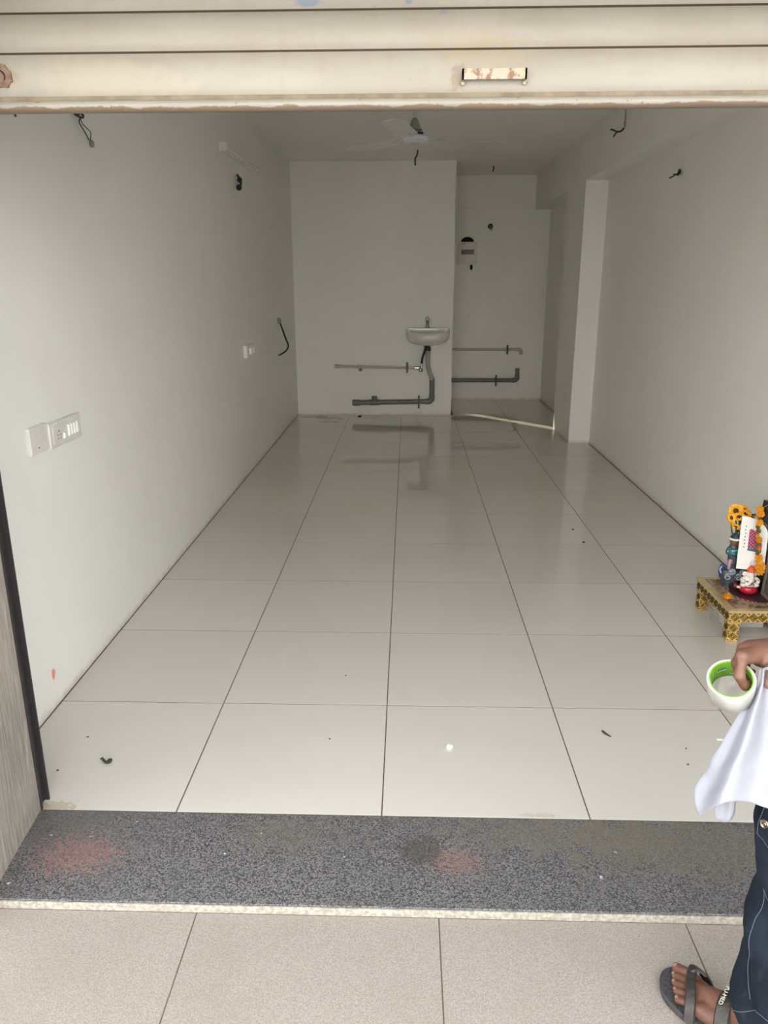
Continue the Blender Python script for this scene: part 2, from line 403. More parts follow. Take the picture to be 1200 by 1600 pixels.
def spline(P, n=8):
    P = [V(p) for p in P]; out = []
    for i in range(len(P) - 1):
        a, b, c, d = P[max(i - 1, 0)], P[i], P[i + 1], P[min(i + 2, len(P) - 1)]
        for k in range(n):
            t = k / n
            out.append(.5 * ((2 * b) + (c - a) * t + (2 * a - 5 * b + 4 * c - d) * t * t + (3 * b - a - 3 * c + d) * t ** 3))
    return out + [P[-1]]
def text_mesh(body, size, depth=.0002):
    cu = bpy.data.curves.new('lettering', 'FONT'); cu.body = body; cu.size = size; cu.extrude = depth; cu.align_x = 'CENTER'; cu.align_y = 'CENTER'
    o = bpy.data.objects.new('lettering', cu); COL.objects.link(o)
    bpy.context.view_layer.update()
    me = bpy.data.meshes.new_from_object(o.evaluated_get(bpy.context.evaluated_depsgraph_get()))
    bpy.data.objects.remove(o); me.name = 'lettering'; me.materials.clear()
    return me

# ------------------------------------------------------------------ the setting
XL, XR, YB, YR, ZC = -1.204, 1.808, 6.935, 8.17, 2.71
XW = .572                      # right face of the washroom block
T = .6
floor = struct('floor', MB().box((XL - .1, -.001, -.12), (XR + .1, YR + .1, -.0007)), 'grout')
g = .0020
def tmesh(w, d, m, th=.010, ch=.0004):
    return MB().box((g, g, -th), (w - g, d - g, 0), ch).mesh('tile', m, smooth=False)
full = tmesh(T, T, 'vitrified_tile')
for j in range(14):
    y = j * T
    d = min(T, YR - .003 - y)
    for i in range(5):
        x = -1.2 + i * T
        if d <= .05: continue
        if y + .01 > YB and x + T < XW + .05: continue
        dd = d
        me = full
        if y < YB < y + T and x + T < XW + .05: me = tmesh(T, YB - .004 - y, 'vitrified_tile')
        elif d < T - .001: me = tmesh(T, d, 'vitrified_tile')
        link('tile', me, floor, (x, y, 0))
struct('wall_left', MB().box((XL - .12, 0, -.1), (XL, YR + .1, ZC + .1)), 'plaster_left')
struct('wall_right', MB().box((XR, 0, -.1), (XR + .12, YR + .1, ZC + .1)), 'plaster')
wb = struct('wall_back', MB().box((XL, YB, -.01), (XW, YB + .09, ZC)), 'plaster')
rw = MB().box((-.15, YR, -.1), (XR, YR + .1, ZC + .1)).box((XL, YR, -.1), (-.85, YR + .1, ZC + .1)).box((-.85, YR, -.1), (-.15, YR + .1, 1.33)).box((-.85, YR, 2.52), (-.15, YR + .1, ZC + .1))
struct('wall_recess', rw.box((XW, YR - .045, 2.345), (XR, YR + .01, ZC)), 'plaster')
win = struct('sun_dimming_pane_1', MB().box((-.85, YR + .03, 1.33), (-.15, YR + .035, 2.52)), 'sun_dimming_glass')   # washroom window inferred from the floor streak; dark pane added to dim the sun
# washroom behind the back wall, its door left ajar
wsm = MB()
wsm.box((XW - .08, YB + .09, -.01), (XW, 7.175, ZC)); wsm.box((XW - .08, 7.175, 2.05), (XW, 7.82, ZC)); wsm.box((XW - .08, 7.82, -.01), (XW, YR, ZC))
struct('wall_washroom', wsm, 'plaster')
struct('door_1', MB().box((XW - .055, 7.41, .006), (XW - .02, 7.815, 2.045)), 'door_paint')
struct('ceiling', MB().box((XL - .12, 0, ZC), (XR + .12, YR + .1, ZC + .12)), 'plaster')
struct('beam', MB().box((1.612, .0, 2.325), (XR, YR, ZC)), 'plaster')
struct('pillar', MB().box((1.612, 5.365, -.01), (XR, 6.17, 2.325)), 'plaster')
# front of the shop
jam = MB().prism([(-1.0, 0), (-.972, -.335), (-.968, -.40), (-1.6, -.40), (-1.6, 0)], 2, -.02, 2.46)
struct('wall_front_left', jam, 'grey_stucco')
struct('wall_front_right', MB().prism([(1.64, 0), (1.62, -.335), (1.615, -.40), (2.3, -.40), (2.3, 0)], 2, -.02, 2.46), 'grey_stucco')
struct('wall_front', MB().box((-4, -.42, 2.085), (4.6, -.06, 3.4)).box((-4, -.39, -.02), (-1.6, -.06, 2.46)).box((2.3, -.39, -.02), (4.6, -.06, 2.46)), 'facade_paint')  # lintel above the view, set low to shade the shutter
struct('sky_shade_slab', MB().box((-6, -1.2, 2.95), (6.6, -.40, 3.07)), 'facade_paint')  # added out of view, its depth set to hold back sky light
struct('upper_sun_block', MB().box((-6, -.40, 3.4), (6.6, 8.3, 6.6)), 'facade_paint')  # unseen mass added to keep sun off the walkway and near street
struct('wall_across_street_bounce', MB().box((-22, -17, -.4), (22, -16, 7.0)), 'bounce_facade')  # unseen wall added to bounce sunlight deep into the shop
struct('trim_1', MB().box((-1.03, .0, .0), (-1.018, .05, 2.46)).box((-1.018, .0, 0), (-.995, .006, 2.46)).box((-1.018, .044, 0), (-.995, .05, 2.46)).box((-1.02, .006, 0), (-1.008, .044, 2.46)), 'guide_metal')
struct('trim_2', MB().box((1.66, .0, .0), (1.672, .05, 2.46)).box((1.634, .0, 0), (1.66, .006, 2.46)).box((1.634, .044, 0), (1.66, .05, 2.46)), 'guide_metal')
thr = struct('threshold', MB().box((-1.3, -.335, -.019), (1.95, -.001, 0), .0015), 'granite')
MB().box((-1.3, -.3435, -.021), (1.95, -.3352, -.0012), .002).build('edge_strip', 'cut_stone', thr, smooth=False)
walk = struct('walkway_floor', MB().box((-4, -3.9, -.14), (4.6, -.30, -.0208)), 'grout')
ot = MB().box((.0016, .0016, -.012), (T - .0016, T - .0016, 0), .0005).mesh('tile', 'matte_tile', smooth=False)
for j in range(4):
    for i in range(12):
        link('tile', ot, walk, (-3.445 + i * T - .003, -.344 - (j + 1) * T, -.020))
struct('ground', MB().box((-40, -60, -.4), (40, -3.9, -.14)), 'asphalt')

# ------------------------------------------------------------------ rolling shutter
sh = empty('rolling_shutter', (.32, .0, 1.84), 'half raised cream rolling shutter of wide ribbed slats with rusty lower edge', 'shutter')
def slat(z0, z1, m='shutter_paint'):
    n = 10; poly = []
    for k in range(n + 1):
        t = k / n; poly.append((.006 - .007 * sin(pi * t) ** .6, z0 + .0022 + (z1 - z0 - .0044) * t))
    back = [(p[0] + .006, p[1]) for p in poly][::-1]
    return MB().prism(poly + back, 0, -1.006, 1.648).build('slat', m, sh, angle=60)
slat(1.868, 1.957)
zz = 1.957
while zz < 2.47: slat(zz, zz + .0765); zz += .0765
gr = MB()
MB().box((-1.004, .002, 1.858), (1.646, .010, 1.872)).build('rail_joint_shade', 'shutter_joint_shade', sh)  # dark beige strip stands in for the shade under the bottom slat
zz = 1.957
while zz < 2.47: gr.box((-1.006, .006, zz - .004), (1.648, .011, zz + .004)); zz += .0765
gr.build('slat_joint', 'shutter_groove', sh)
rail = []
for k in range(16):
    a = 2 * pi * k / 16; rail.append((.003 + .017 * cos(a), 1.8505 + .0125 * sin(a)))
MB().prism(rail, 0, -1.004, 1.646).build('bottom_rail', 'shutter_rail_paint', sh, angle=60)
hd = MB().box((.178, -.022, 1.8925), (.316, -.018, 1.9135), 0)
hd.box((.178, -.022, 1.8925), (.182, .004, 1.9135)); hd.box((.312, -.022, 1.8925), (.316, .004, 1.9135))
for x in (.179, .313): hd.ball((x + .001, -.004, 1.889), (.006, .004, .005), 10, 6)
h = hd.build('pull_handle', 'rusty_cream', sh, angle=30); h['label'] = 'rusty cream bar handle'
lp = MB()
lp.prism([(-.826 + (.017 if k % 6 else .023) * cos(2 * pi * k / 24) * (1 + .16 * (k % 6 in (0, 1, 5))), 1.911 + .019 * sin(2 * pi * k / 24)) for k in range(24)], 1, -.006, -.001) if False else None
pts = [(.0, .026), (.010, .024), (.017, .012), (.022, .011), (.024, -.010), (.018, -.012), (.012, -.022), (.0, -.020), (-.012, -.022), (-.02, -.008), (-.024, .008), (-.012, .022)]
lp.prism([(-.829 + a, 1.911 + b) for a, b in pts], 1, -.0045, .004)
l_ = lp.build('lock_plate', 'rust', sh); l_['label'] = 'rust brown lock plate'
k_ = MB().tube(spline([(-.829, -.0055, 1.923), (-.823, -.0055, 1.918), (-.820, -.0055, 1.910), (-.822, -.0055, 1.904)], 4), .0014, 6).build('keyhole_slot', 'dark_hole', l_)

# ------------------------------------------------------------------ left wall: switchboard, small switch, wires, batten
def onL(u, v): p = onp(0, XL, u, v); return p
sb = empty('switchboard', (XL, .82, .96), 'long beige switchboard with socket and four rockers low on left wall', 'switchboard')
def Lbox(y0, y1, z0, z1, t, ch=.003, x0=XL):
    m = MB().box((0, 0, 0), (y1 - y0, z1 - z0, t), ch); m.v = [(x0 + c, y0 + a, z0 + b) for a, b, c in m.v]; return m
Lbox(.612, .742, .918, 1.012, .012).build('blank_plate', 'switch_plastic', sb, False)
Lbox(.752, 1.015, .913, 1.004, .014).build('switch_plate', 'switch_plastic', sb, False)
Lbox(.742, .752, .914, 1.008, .010, .001).build('joint_strip', 'switch_rocker', sb, False)
Lbox(.775, .99, .926, .988, .0155, .001).build('module_panel', 'switch_plastic', sb, False)
for k in range(4):
    r_ = Lbox(.893 + k * .024, .910 + k * .024, .934, .978, .021, .004); r_.build('rocker', 'switch_rocker', sb, False)
Lbox(.853, .868, .932, .956, .021, .004).build('rocker', 'switch_rocker', sb, False)
so = MB()
for dy, dz, r in ((0, .014, .0032), (-.011, 0, .0028), (.011, 0, .0028), (-.011, -.012, .0025), (.011, -.012, .0025)):
    so.cyl((XL + .0152, .822 + dy, .953 + dz), (XL + .0162, .822 + dy, .953 + dz), r, 10)
so.build('socket_holes', 'dark_hole', sb)
MB().cyl((XL + .012, .668, .938), (XL + .0128, .668, .938), .003, 10).build('screw_hole', 'dark_hole', sb)
sc2 = MB()
for y in (.79, .81, .91, .975): MB().ball((XL + .0145, y, .995), (.002, .0035, .0035), 8, 6).build('cover_screw', 'switch_rocker', sb)
s2 = empty('light_switch', (XL, 4.26, .96), 'small cream switch plate on left wall near the back corner', 'switch')
Lbox(4.11, 4.41, .915, 1.008, .03, .004).build('plate', 'switch_plastic', s2, False)
for y in (4.20, 4.26, 4.32): Lbox(y, y + .03, .935, .985, .042, .004).build('rocker', 'switch_rocker', s2, False)
def wire(name, pts, r, m, label, n=6, seg=6, extra=None, group=None):
    w_ = tag(MB().tube(spline(pts, n), r, seg).build(name, m), label, 'wire', group)
    return w_
X1 = XL + .002
wr = empty('hanging_wire', (XL, 1.34, 2.10), 'black knotted wire with grey plug hanging on left wall under shutter', 'wire')
p0 = onL(114, 168); p1 = onL(117, 184); p2 = onL(126, 206); p3 = onL(133, 220)
o1 = V((.02, 0, 0))
kn = MB()
kn.tube(spline([onL(109, 170) + o1 * .1, onL(110, 179) + o1, onL(116, 184) + o1 * 1.5, onL(122, 181) + o1, onL(121, 177) + o1 * .6, onL(113, 180) + o1 * .7], 6), .0042, 7)
kn.build('knot', 'black_wire', wr)
MB().tube(spline([p1 + o1, onL(116, 192) + o1, onL(121, 206) + o1 * 1.4, onL(131, 219) + o1], 6), .0024, 6).build('strand', 'black_wire', wr)
MB().tube(spline([p1 + o1, onL(119, 194) + o1 * 1.3, onL(127, 207) + o1 * 1.8, onL(133, 219) + o1], 6), .0018, 6).build('strand', 'black_wire', wr)
pc = onL(135.5, 225) + o1
MB().tube([pc + V((0, -.006, .014)), pc + V((0, -.003, .008)), pc, pc + V((0, .004, -.009)), pc + V((0, .006, -.012))], [.004, .009, .0105, .008, .003], 10).build('plug', 'grey_plug', wr)
ed = tag(MB().tube(spline([onL(11, 172) + o1, onL(13, 177) + o1, onL(15, 182) + o1], 3), .004, 6).build('wire_stub', 'black_wire'), 'tiny dark wire end at far left just under the shutter', 'wire')
bt = empty('batten_light', (XL, 4.27, 2.35), 'unlit white tube batten high on left wall', 'light')
MB().box((XL, 3.70, 2.328), (XL + .03, 4.86, 2.374), .0).build('housing', 'white_plastic', bt)
MB().cyl((XL + .038, 3.72, 2.35), (XL + .038, 4.84, 2.35), .014).build('tube', 'switch_rocker', bt)
eb = MB().box((XL, 3.685, 2.322), (XL + .055, 3.715, 2.378)); eb.build('end_cap', 'white_plastic', bt)
MB().box((XL, 4.845, 2.322), (XL + .055, 4.875, 2.378)).build('end_cap', 'white_plastic', bt)
o2 = V((.03, 0, 0))
w2 = empty('hanging_wire', onL(368, 276), 'short dark wire with black lump below the batten on left wall', 'wire')
MB().tube(spline([onL(370, 273), onL(369, 280) + o2, onL(370, 288) + o2, onL(368, 293) + o2], 5), .0085, 6).build('strand', 'black_wire', w2)
MB().ball(onL(368, 281) + o2, .02, 8, 6).build('lump', 'black_wire', w2); MB().ball(onL(367, 293) + o2, .022, 8, 6).build('lump', 'black_wire', w2)
w3 = empty('hanging_wire', onL(436, 502), 'black wire loop sticking out of left wall near basin corner', 'wire')
MB().tube(spline([onp(0, XL, 436, 501), onp(0, XL + .05, 440, 511), onp(0, XL + .10, 446, 528), onp(0, XL + .12, 450.5, 540), onp(0, XL + .11, 447, 548), onp(0, XL + .06, 440, 553), onp(0, XL + .02, 436, 555)], 6), .0085, 7).build('strand', 'black_wire', w3)
MB().cyl(onp(0, XL - .01, 435, 501), onp(0, XL + .012, 435, 501), .03, 10).build('wall_hole', 'grey_plug', w3)

# right side wires
def onB(u, v, d=0): return onp(0, 1.612 - d, u, v)
w4 = empty('hanging_wire', onB(976, 178), 'thin grey wire with black ends hanging from beam under right shutter', 'wire')
MB().tube(spline([onB(978, 168, .02), onB(977, 185, .02), onB(976, 198, .03)], 4), .0055, 6).build('strand', 'grey_wire', w4)
MB().tube(spline([onB(975, 200, .03), onB(970, 205, .05), onB(963, 205.5, .07), onB(957, 202.5, .08), onB(954, 203, .09)], 5), .006, 6).build('bare_end', 'black_wire', w4)
MB().tube(spline([onB(964, 206, .07), onB(961, 210, .07), onB(959, 213, .07)], 4), .006, 6).build('bare_end', 'black_wire', w4)
MB().ball(onB(975.5, 192, .025), .012, 8, 6).build('tape_wrap', 'white_plastic', w4)
def onR(u, v, d=0): return onp(0, XR - d, u, v)
w5 = empty('wire_stub', onR(1061, 271), 'black forked wire end sticking out of right wall', 'wire')
MB().tube(spline([onR(1062, 266), onR(1061, 270, .02), onR(1058, 273, .04)], 4), [.010] * 8 + [.006], 6).build('strand', 'black_wire', w5)
MB().tube(spline([onR(1062, 271), onR(1056, 273, .04), onR(1051, 276, .06), onR(1045, 278.5, .08)], 4), .0045, 6).build('strand', 'black_wire', w5)
MB().tube(spline([onR(1061, 272), onR(1056, 272, .03), onR(1052, 272.5, .05)], 4), .0035, 6).build('strand', 'black_wire', w5)

# ceiling wires and fan
def onC(u, v, d=0): return onp(2, ZC - d, u, v)
c1 = onC(653, 234)
tag(MB().tube(spline([c1, c1 + V((-.008, 0, -.05)), c1 + V((-.025, 0, -.075)), c1 + V((-.026, 0, -.12)), c1 + V((-.022, .0, -.14))], 4), .008, 6).build('ceiling_wire', 'black_wire'), 'short black wire hanging from ceiling below the fan in front of back wall', 'wire')
c2 = onC(771, 259)
tag(MB().tube(spline([c2, c2 + V((.003, 0, -.03)), c2 + V((-.006, 0, -.06))], 4), .007, 6).build('ceiling_wire', 'black_wire'), 'tiny dark wire stub on ceiling of the back recess', 'wire')
fy = 3.4; fc = onp(1, fy, 648, 216); fx, fz = fc.x, fc.z
fan = empty('ceiling_fan', (fx, fy, ZC), 'white three blade ceiling fan with lilac tinted hub', 'fan')
MB().lathe([(.004, -.03), (.05, -.028), (.082, -.012), (.088, .004), (.082, .016), (.06, .03), (.028, .036), (.02, .05), (.004, .052)], (fx, fy, fz), 28).build('hub', 'fan_white', fan)
MB().cyl((fx, fy, fz + .04), (fx, fy, ZC), .011).build('down_rod', 'fan_white', fan)
MB().lathe([(.014, .115), (.045, .05), (.048, .045), (.012, .045)], (fx, fy, fz), 20).build('bell_cover', 'grey_plug', fan)
MB().lathe([(.012, -.10), (.05, -.02), (.055, -.001), (.01, -.001)], (fx, fy, ZC), 20).build('canopy', 'fan_white', fan)
fb = MB()
def blade(a):
    m = MB(); R = []
    for i in range(9):
        t = i / 8; r = .13 + .47 * t; hw = .052 + .018 * t - (.03 if i == 8 else 0)
        tw = radians(13 - 6 * t)
        R.append([V((r, s * hw * cos(tw), s * hw * sin(tw) + e - .004)) for s, e in ((-1, 0), (-.5, .004), (.5, .004), (1, 0), (.5, -.002), (-.5, -.002))])
    m.rings(R); q = Matrix.Rotation(a, 3, 'Z')
    m.v = [tuple(q @ V(p) + V((fx, fy, fz))) for p in m.v]; return m
def arm(a):
    m = MB().box((.06, -.016, -.006), (.20, .016, -.001)); q = Matrix.Rotation(a, 3, 'Z'); m.v = [tuple(q @ V(p) + V((fx, fy, fz))) for p in m.v]; return m
for k in range(3):
    a = radians(-104 + 120 * k)
    b_ = blade(a).build('blade', 'fan_blade', fan); arm(a).build('blade_arm', 'fan_white', b_)
bh = MB().box((fx + .018, fy - .094, fz + .012), (fx + .052, fy - .06, fz + .020)); bh.build('vent_slot', 'dark_hole', fan)
MB().ball((fx - .018, fy - .086, fz + .003), .008, 8, 6).build('screw', 'dark_hole', fan)

# ------------------------------------------------------------------ basin and pipes
bx, bz = .293, .992
ba = empty('wash_basin', (bx, YB, bz), 'white wall hung wash basin with single tap on back wall', 'basin')
def dshape(w, d, n=28, yb=YB, z=0, sq=2.6):
    out = []
    for k in range(n + 1):
        a = pi * k / n
        out.append(V((bx + w * math.copysign(abs(cos(a)) ** (2 / sq), cos(a)), yb - d * abs(sin(a)) ** (2 / sq), z)))
    return out
bm_ = MB()
R = [dshape(.243, .40, z=bz), dshape(.247, .41, z=bz - .010), dshape(.247, .41, z=bz - .06), dshape(.243, .40, z=bz - .105, sq=2.6), dshape(.222, .36, z=bz - .145, sq=2.4), dshape(.175, .29, z=bz - .175, sq=2.2), dshape(.10, .20, z=bz - .192, sq=2), dshape(.04, .13, z=bz - .196, sq=2)]
def dip(p): return V((p.x, p.y, p.z - .045 * (YB - p.y) / .40 * max(0, 1 - (bz - p.z) / .19)))
I = [[V((bx + (p.x - bx) * sx, YB - .075 + (p.y - YB) * sy * .80, z)) for p in R[0]] for sx, sy, z in ((.90, .98, bz), (.87, .94, bz - .012), (.80, .85, bz - .06), (.6, .62, bz - .11), (.2, .25, bz - .135))]
R = [[dip(p) for p in q] for q in R]; I = [[dip(p) for p in q] for q in I]
bm_.rings(R, cap=False, closed=True)
bm_.rings([R[0], I[0]], cap=False); bm_.rings(I, cap=False); bm_.add(I[-1], [tuple(range(len(I[-1])))]); bm_.add(R[-1], [tuple(range(len(R[-1])))])
bm_.build('bowl', 'ceramic', ba, angle=50)
MB().ball((bx, YB - .22, bz - .132), (.025, .025, .006), 12, 6).build('drain', 'chrome', ba)
tp = MB(); ty = YB - .045
tp.lathe([(.024, 0), (.024, .008), (.017, .012), (.016, .055), (.018, .06), (.018, .075), (.014, .08)], (bx - .008, ty, bz), 16)
tp.tube(spline([(bx - .008, ty, bz + .045), (bx - .008, ty - .05, bz + .06), (bx - .008, ty - .095, bz + .045)], 5), .011, 10)
tap = tp.build('tap', 'tap_metal', ba)
MB().lathe([(.02, .078), (.022, .085), (.02, .10), (.014, .118), (.006, .122)], (bx - .008, ty, bz), 14).build('tap_knob', 'chrome', tap)
MB().lathe([(.032, -.06), (.032, -.03), (.028, -.02), (.02, 0)], (bx, YB - .11, bz - .19), 16).build('waste_coupling', 'guide_metal', ba)
# waste pipe
py = YB - .045
wp = empty('waste_pipe', (0, py, .16), 'grey plastic waste pipe running low along back wall under basin', 'pipe')
MB().tube(spline([(bx, YB - .11, .745), (bx + .002, YB - .10, .62), (bx + .015, YB - .085, .53), (bx + .045, YB - .06, .455), (bx + .057, py, .40)], 6), [.024 + .002 * (i % 2) for i in range(25)], 14).build('flexible_hose', 'pvc_flex', wp)
px_ = bx + .057
MB().tube([(px_, py, .43), (px_, py, .205), (px_ - .006, py, .182), (px_ - .022, py, .168), (px_ - .045, py, .165), (-.53, py, .150)], .028, 16).build('pipe', 'pvc_grey', wp)
e_ = MB().tube([(px_, py, .235), (px_, py, .205), (px_ - .006, py, .182), (px_ - .022, py, .168), (px_ - .045, py, .165), (px_ - .075, py, .165)], .0325, 16); e_.build('elbow', 'pvc_grey', wp)
MB().tube([(-.565, py, .149), (-.56, py, .149), (-.48, py, .150), (-.475, py, .150)], [.02, .034, .034, .03], 16).build('end_cap', 'pvc_grey', wp)
te = MB().cyl((-.37, py, .153), (-.25, py, .155), .034); te.cyl((-.31, py, .16), (-.31, py, .215), .028); te.cyl((-.31, py, .205), (-.31, py, .225), .033); te.build('tee', 'pvc_grey', wp)
def clamp(m, x, z, r, y=py): 
    m.box((x - .011, y - r - .006, z - r - .045), (x + .011, y - r, z + r + .045)); m.box((x - .011, y - r, z + r), (x + .011, YB if y < YB else YR, z + r + .006)); m.box((x - .011, y - r, z - r - .006), (x + .011, YB if y < YB else YR, z - r))
    return m
clamp(MB(), .2, .163, .028).build('clamp', 'dark_plastic', wp)
sp_ = empty('water_pipe', (-.2, py, .55), 'thin cream water pipe with tee and angle valve on back wall left of basin', 'pipe')
MB().tube([(-.74, py, .562), (.195, py, .548)], .0155, 12).build('pipe', 'cpvc', sp_)
MB().tube([(-.765, py, .562), (-.76, py, .562), (-.70, py, .561)], [.012, .021, .021], 12).build('end_cap', 'cpvc', sp_)
te = MB().cyl((-.51, py, .558), (-.42, py, .557), .021); te.cyl((-.465, py, .558), (-.465, py - .05, .535), .018); te.build('tee', 'cpvc', sp_)
MB().cyl((-.465, py - .045, .537), (-.465, py - .06, .53), .019).build('plug', 'chrome', sp_)
clamp(MB(), .063, .55, .0155).build('clamp', 'dark_plastic', sp_)
v_ = MB().cyl((.15, py, .548), (.24, py, .547), .02); v_.cyl((.215, py, .547), (.215, py - .055, .535), .017); v_.ball((.215, py - .06, .53), (.03, .02, .02), 12, 7); v_.cyl((.225, py - .04, .54), (.228, py - .04, .60), .010); v_.build('angle_valve', 'chrome', sp_)
MB().tube(spline([(.228, py - .04, .60), (.235, py - .05, .66), (.258, py - .06, .735), (.272, py - .05, .80)], 6), .0115, 8).build('inlet_hose', 'guide_metal', sp_)
# recess pipes
ry = YR - .04
p3_ = empty('water_pipe', (1.1, ry, .648), 'thin cream water pipe on recess wall ending in a downward elbow', 'pipe')
MB().tube([(XW - .02, ry, .649), (1.50, ry, .649)], .0155, 12).build('pipe', 'cpvc', p3_)
MB().tube([(1.455, ry, .649), (1.50, ry, .649), (1.518, ry, .642), (1.525, ry, .625), (1.525, ry, .588)], .021, 12).build('elbow', 'cpvc', p3_)
clamp(MB(), 1.345, .649, .0155, ry).build('clamp', 'dark_plastic', p3_)
p4_ = empty('waste_pipe', (1.1, ry, .255), 'grey plastic waste pipe on recess wall turning up at its end', 'pipe')
MB().tube([(XW - .02, ry, .256), (1.45, ry, .256), (1.475, ry, .262), (1.487, ry, .285), (1.487, ry, .41)], .027, 14).build('pipe', 'pvc_grey', p4_)
MB().tube([(1.42, ry, .256), (1.45, ry, .256), (1.475, ry, .262), (1.487, ry, .285), (1.487, ry, .32)], .032, 14).build('elbow', 'pvc_grey', p4_)
clamp(MB(), 1.215, .256, .027, ry).build('clamp', 'dark_plastic', p4_)
# distribution box
db = empty('distribution_box', (.80, YR, 1.82), 'cream electrical distribution box mounted on recess wall', 'box')
MB().box((.688, YR - .075, 1.688), (.918, YR, 1.952), 0).build('case', 'beige_plastic', db)
MB().box((.70, YR - .083, 1.70), (.906, YR - .075, 1.94)).build('cover', 'beige_plastic', db)
MB().box((.722, YR - .088, 1.805), (.878, YR - .083, 1.862)).build('breaker_window', 'print_dark', db)
for k in range(6): MB().box((.727 + k * .025, YR - .092, 1.812), (.747 + k * .025, YR - .088, 1.842)).build('breaker', 'frame_brown' if k else 'dark_plastic', db)
for x, z in ((.712, 1.74), (.893, 1.742), (.712, 1.928), (.893, 1.925)): MB().ball((x, YR - .084, z), .008, 8, 6).build('cover_screw', 'switch_rocker', db)
lg = MB()
for k in range(6): lg.box((.708 + k * .012, YR - .0836, 1.924), (.717 + k * .012, YR - .083, 1.931))
lg.build('brand_mark', 'print_dark', db)
hh = tag(MB().prism([(.80 + .083 * cos(pi * k / 12), 1.952 + .062 * sin(pi * k / 12)) for k in range(13)], 1, YR - .006, YR - .0005).build('wall_hole', 'dark_hole'), 'dark half round hole in plaster above the distribution box', 'hole')
tag(MB().lathe([(.002, -.003), (.017, -.003), (.017, .003), (.002, .003)], (0, 0, 0), 14, 1, 2.0).build('wall_hole', 'dark_hole'), 'small dark oval hole under the distribution box', 'hole')
o = [x for x in COL.objects if x.name.startswith('wall_hole')][-1]; o.location = (.858, YR - .003, 1.655); o.rotation_euler = (pi / 2, 0, 0)
jb = empty('junction_hole', (1.078, YR, 2.135), 'round conduit hole with loose wires in recess wall', 'hole')
q = MB().lathe([(.028, 0), (.036, 0), (.036, .008), (.028, .008), (.028, 0)], (0, 0, 0), 18); q.v = [(1.078 + a, YR - c, 2.135 + b) for a, b, c in q.v]; q.build('rim', 'pvc_flex', jb)
q = MB().lathe([(.002, 0), (.028, 0), (.028, .003), (.002, .003)], (0, 0, 0), 18); q.v = [(1.078 + a, YR - c - .0005, 2.135 + b) for a, b, c in q.v]; q.build('hole', 'dark_hole', jb)
q = MB()
for k in range(4): q.tube(spline([(1.07 + .006 * k, YR - .002, 2.14), (1.065 + .012 * k, YR - .03, 2.145 - .006 * k), (1.072 + .004 * k, YR - .04, 2.12 - .012 * k)], 4), .005, 5)
q.build('loose_wire', 'grey_plug', jb)

# ------------------------------------------------------------------ altar stool and what stands on it
ZT = .150
st = empty('altar_stool', (1.615, 1.335, 0), 'low gold carved altar stool with brown printed top by right wall', 'stool')
x0, x1, y0, y1 = 1.43, 1.80, 1.14, 1.525
MB().box((x0, y0, ZT - .012), (x1, y1, ZT - .001), .002).build('top_rim', 'gold_rim', st)
MB().box((x0 + .03, y0 + .024, ZT - .004), (x1 - .03, y1 - .03, ZT)).build('top_panel', 'printed_top', st, False)
ap = MB().box((x0 + .006, y0 + .006, ZT - .056), (x1 - .006, y0 + .02, ZT - .012)); ap.build('front_apron', 'gold', st)
MB().box((x0 + .006, y0 + .02, ZT - .056), (x0 + .02, y1 - .006, ZT - .012)).build('side_apron', 'gold', st)
MB().box((x1 - .02, y0 + .02, ZT - .056), (x1 - .006, y1 - .006, ZT - .012)).build('side_apron', 'gold', st)
MB().box((x0 + .02, y1 - .02, ZT - .056), (x1 - .02, y1 - .006, ZT - .012)).build('back_apron', 'gold', st)
def ringd(r, w_):
    m = MB(); o_ = [(r * cos(pi / 2 * k), r * sin(pi / 2 * k)) for k in range(4)]; i_ = [((r - w_) * cos(pi / 2 * k), (r - w_) * sin(pi / 2 * k)) for k in range(4)]
    m.add([(a, -.0015, b) for a, b in o_] + [(a, -.0015, b) for a, b in i_] + [(a, .001, b) for a, b in o_], [(k, (k + 1) % 4, 4 + (k + 1) % 4, 4 + k) for k in range(4)] + [(k, (k + 1) % 4, 8 + (k + 1) % 4, 8 + k) for k in range(4)])
    return m
dm = ringd(.0185, .0034); d2 = ringd(.0095, .0032); dm.add(d2.v, d2.f)
for sx in (-1, 1):
    for sz in (-1, 1):
        dm.add([(sx * .019 + a, -.0015, sz * .016 + b) for a, b in ((.0035, 0), (0, .0035), (-.0035, 0), (0, -.0035))], [(0, 1, 2, 3)])
dmesh = dm.mesh('diamond_inlay', 'gold_dark', smooth=False)
for k in range(9):
    link('diamond_inlay', dmesh, st, (x0 + .03 + k * .0385 - st.location.x, y0 + .0052 - st.location.y, ZT - .0345))
    link('diamond_inlay', dmesh, st, (x0 + .0052 - st.location.x, y0 + .03 + k * .041 - st.location.y, ZT - .0345), (0, 0, -pi / 2))
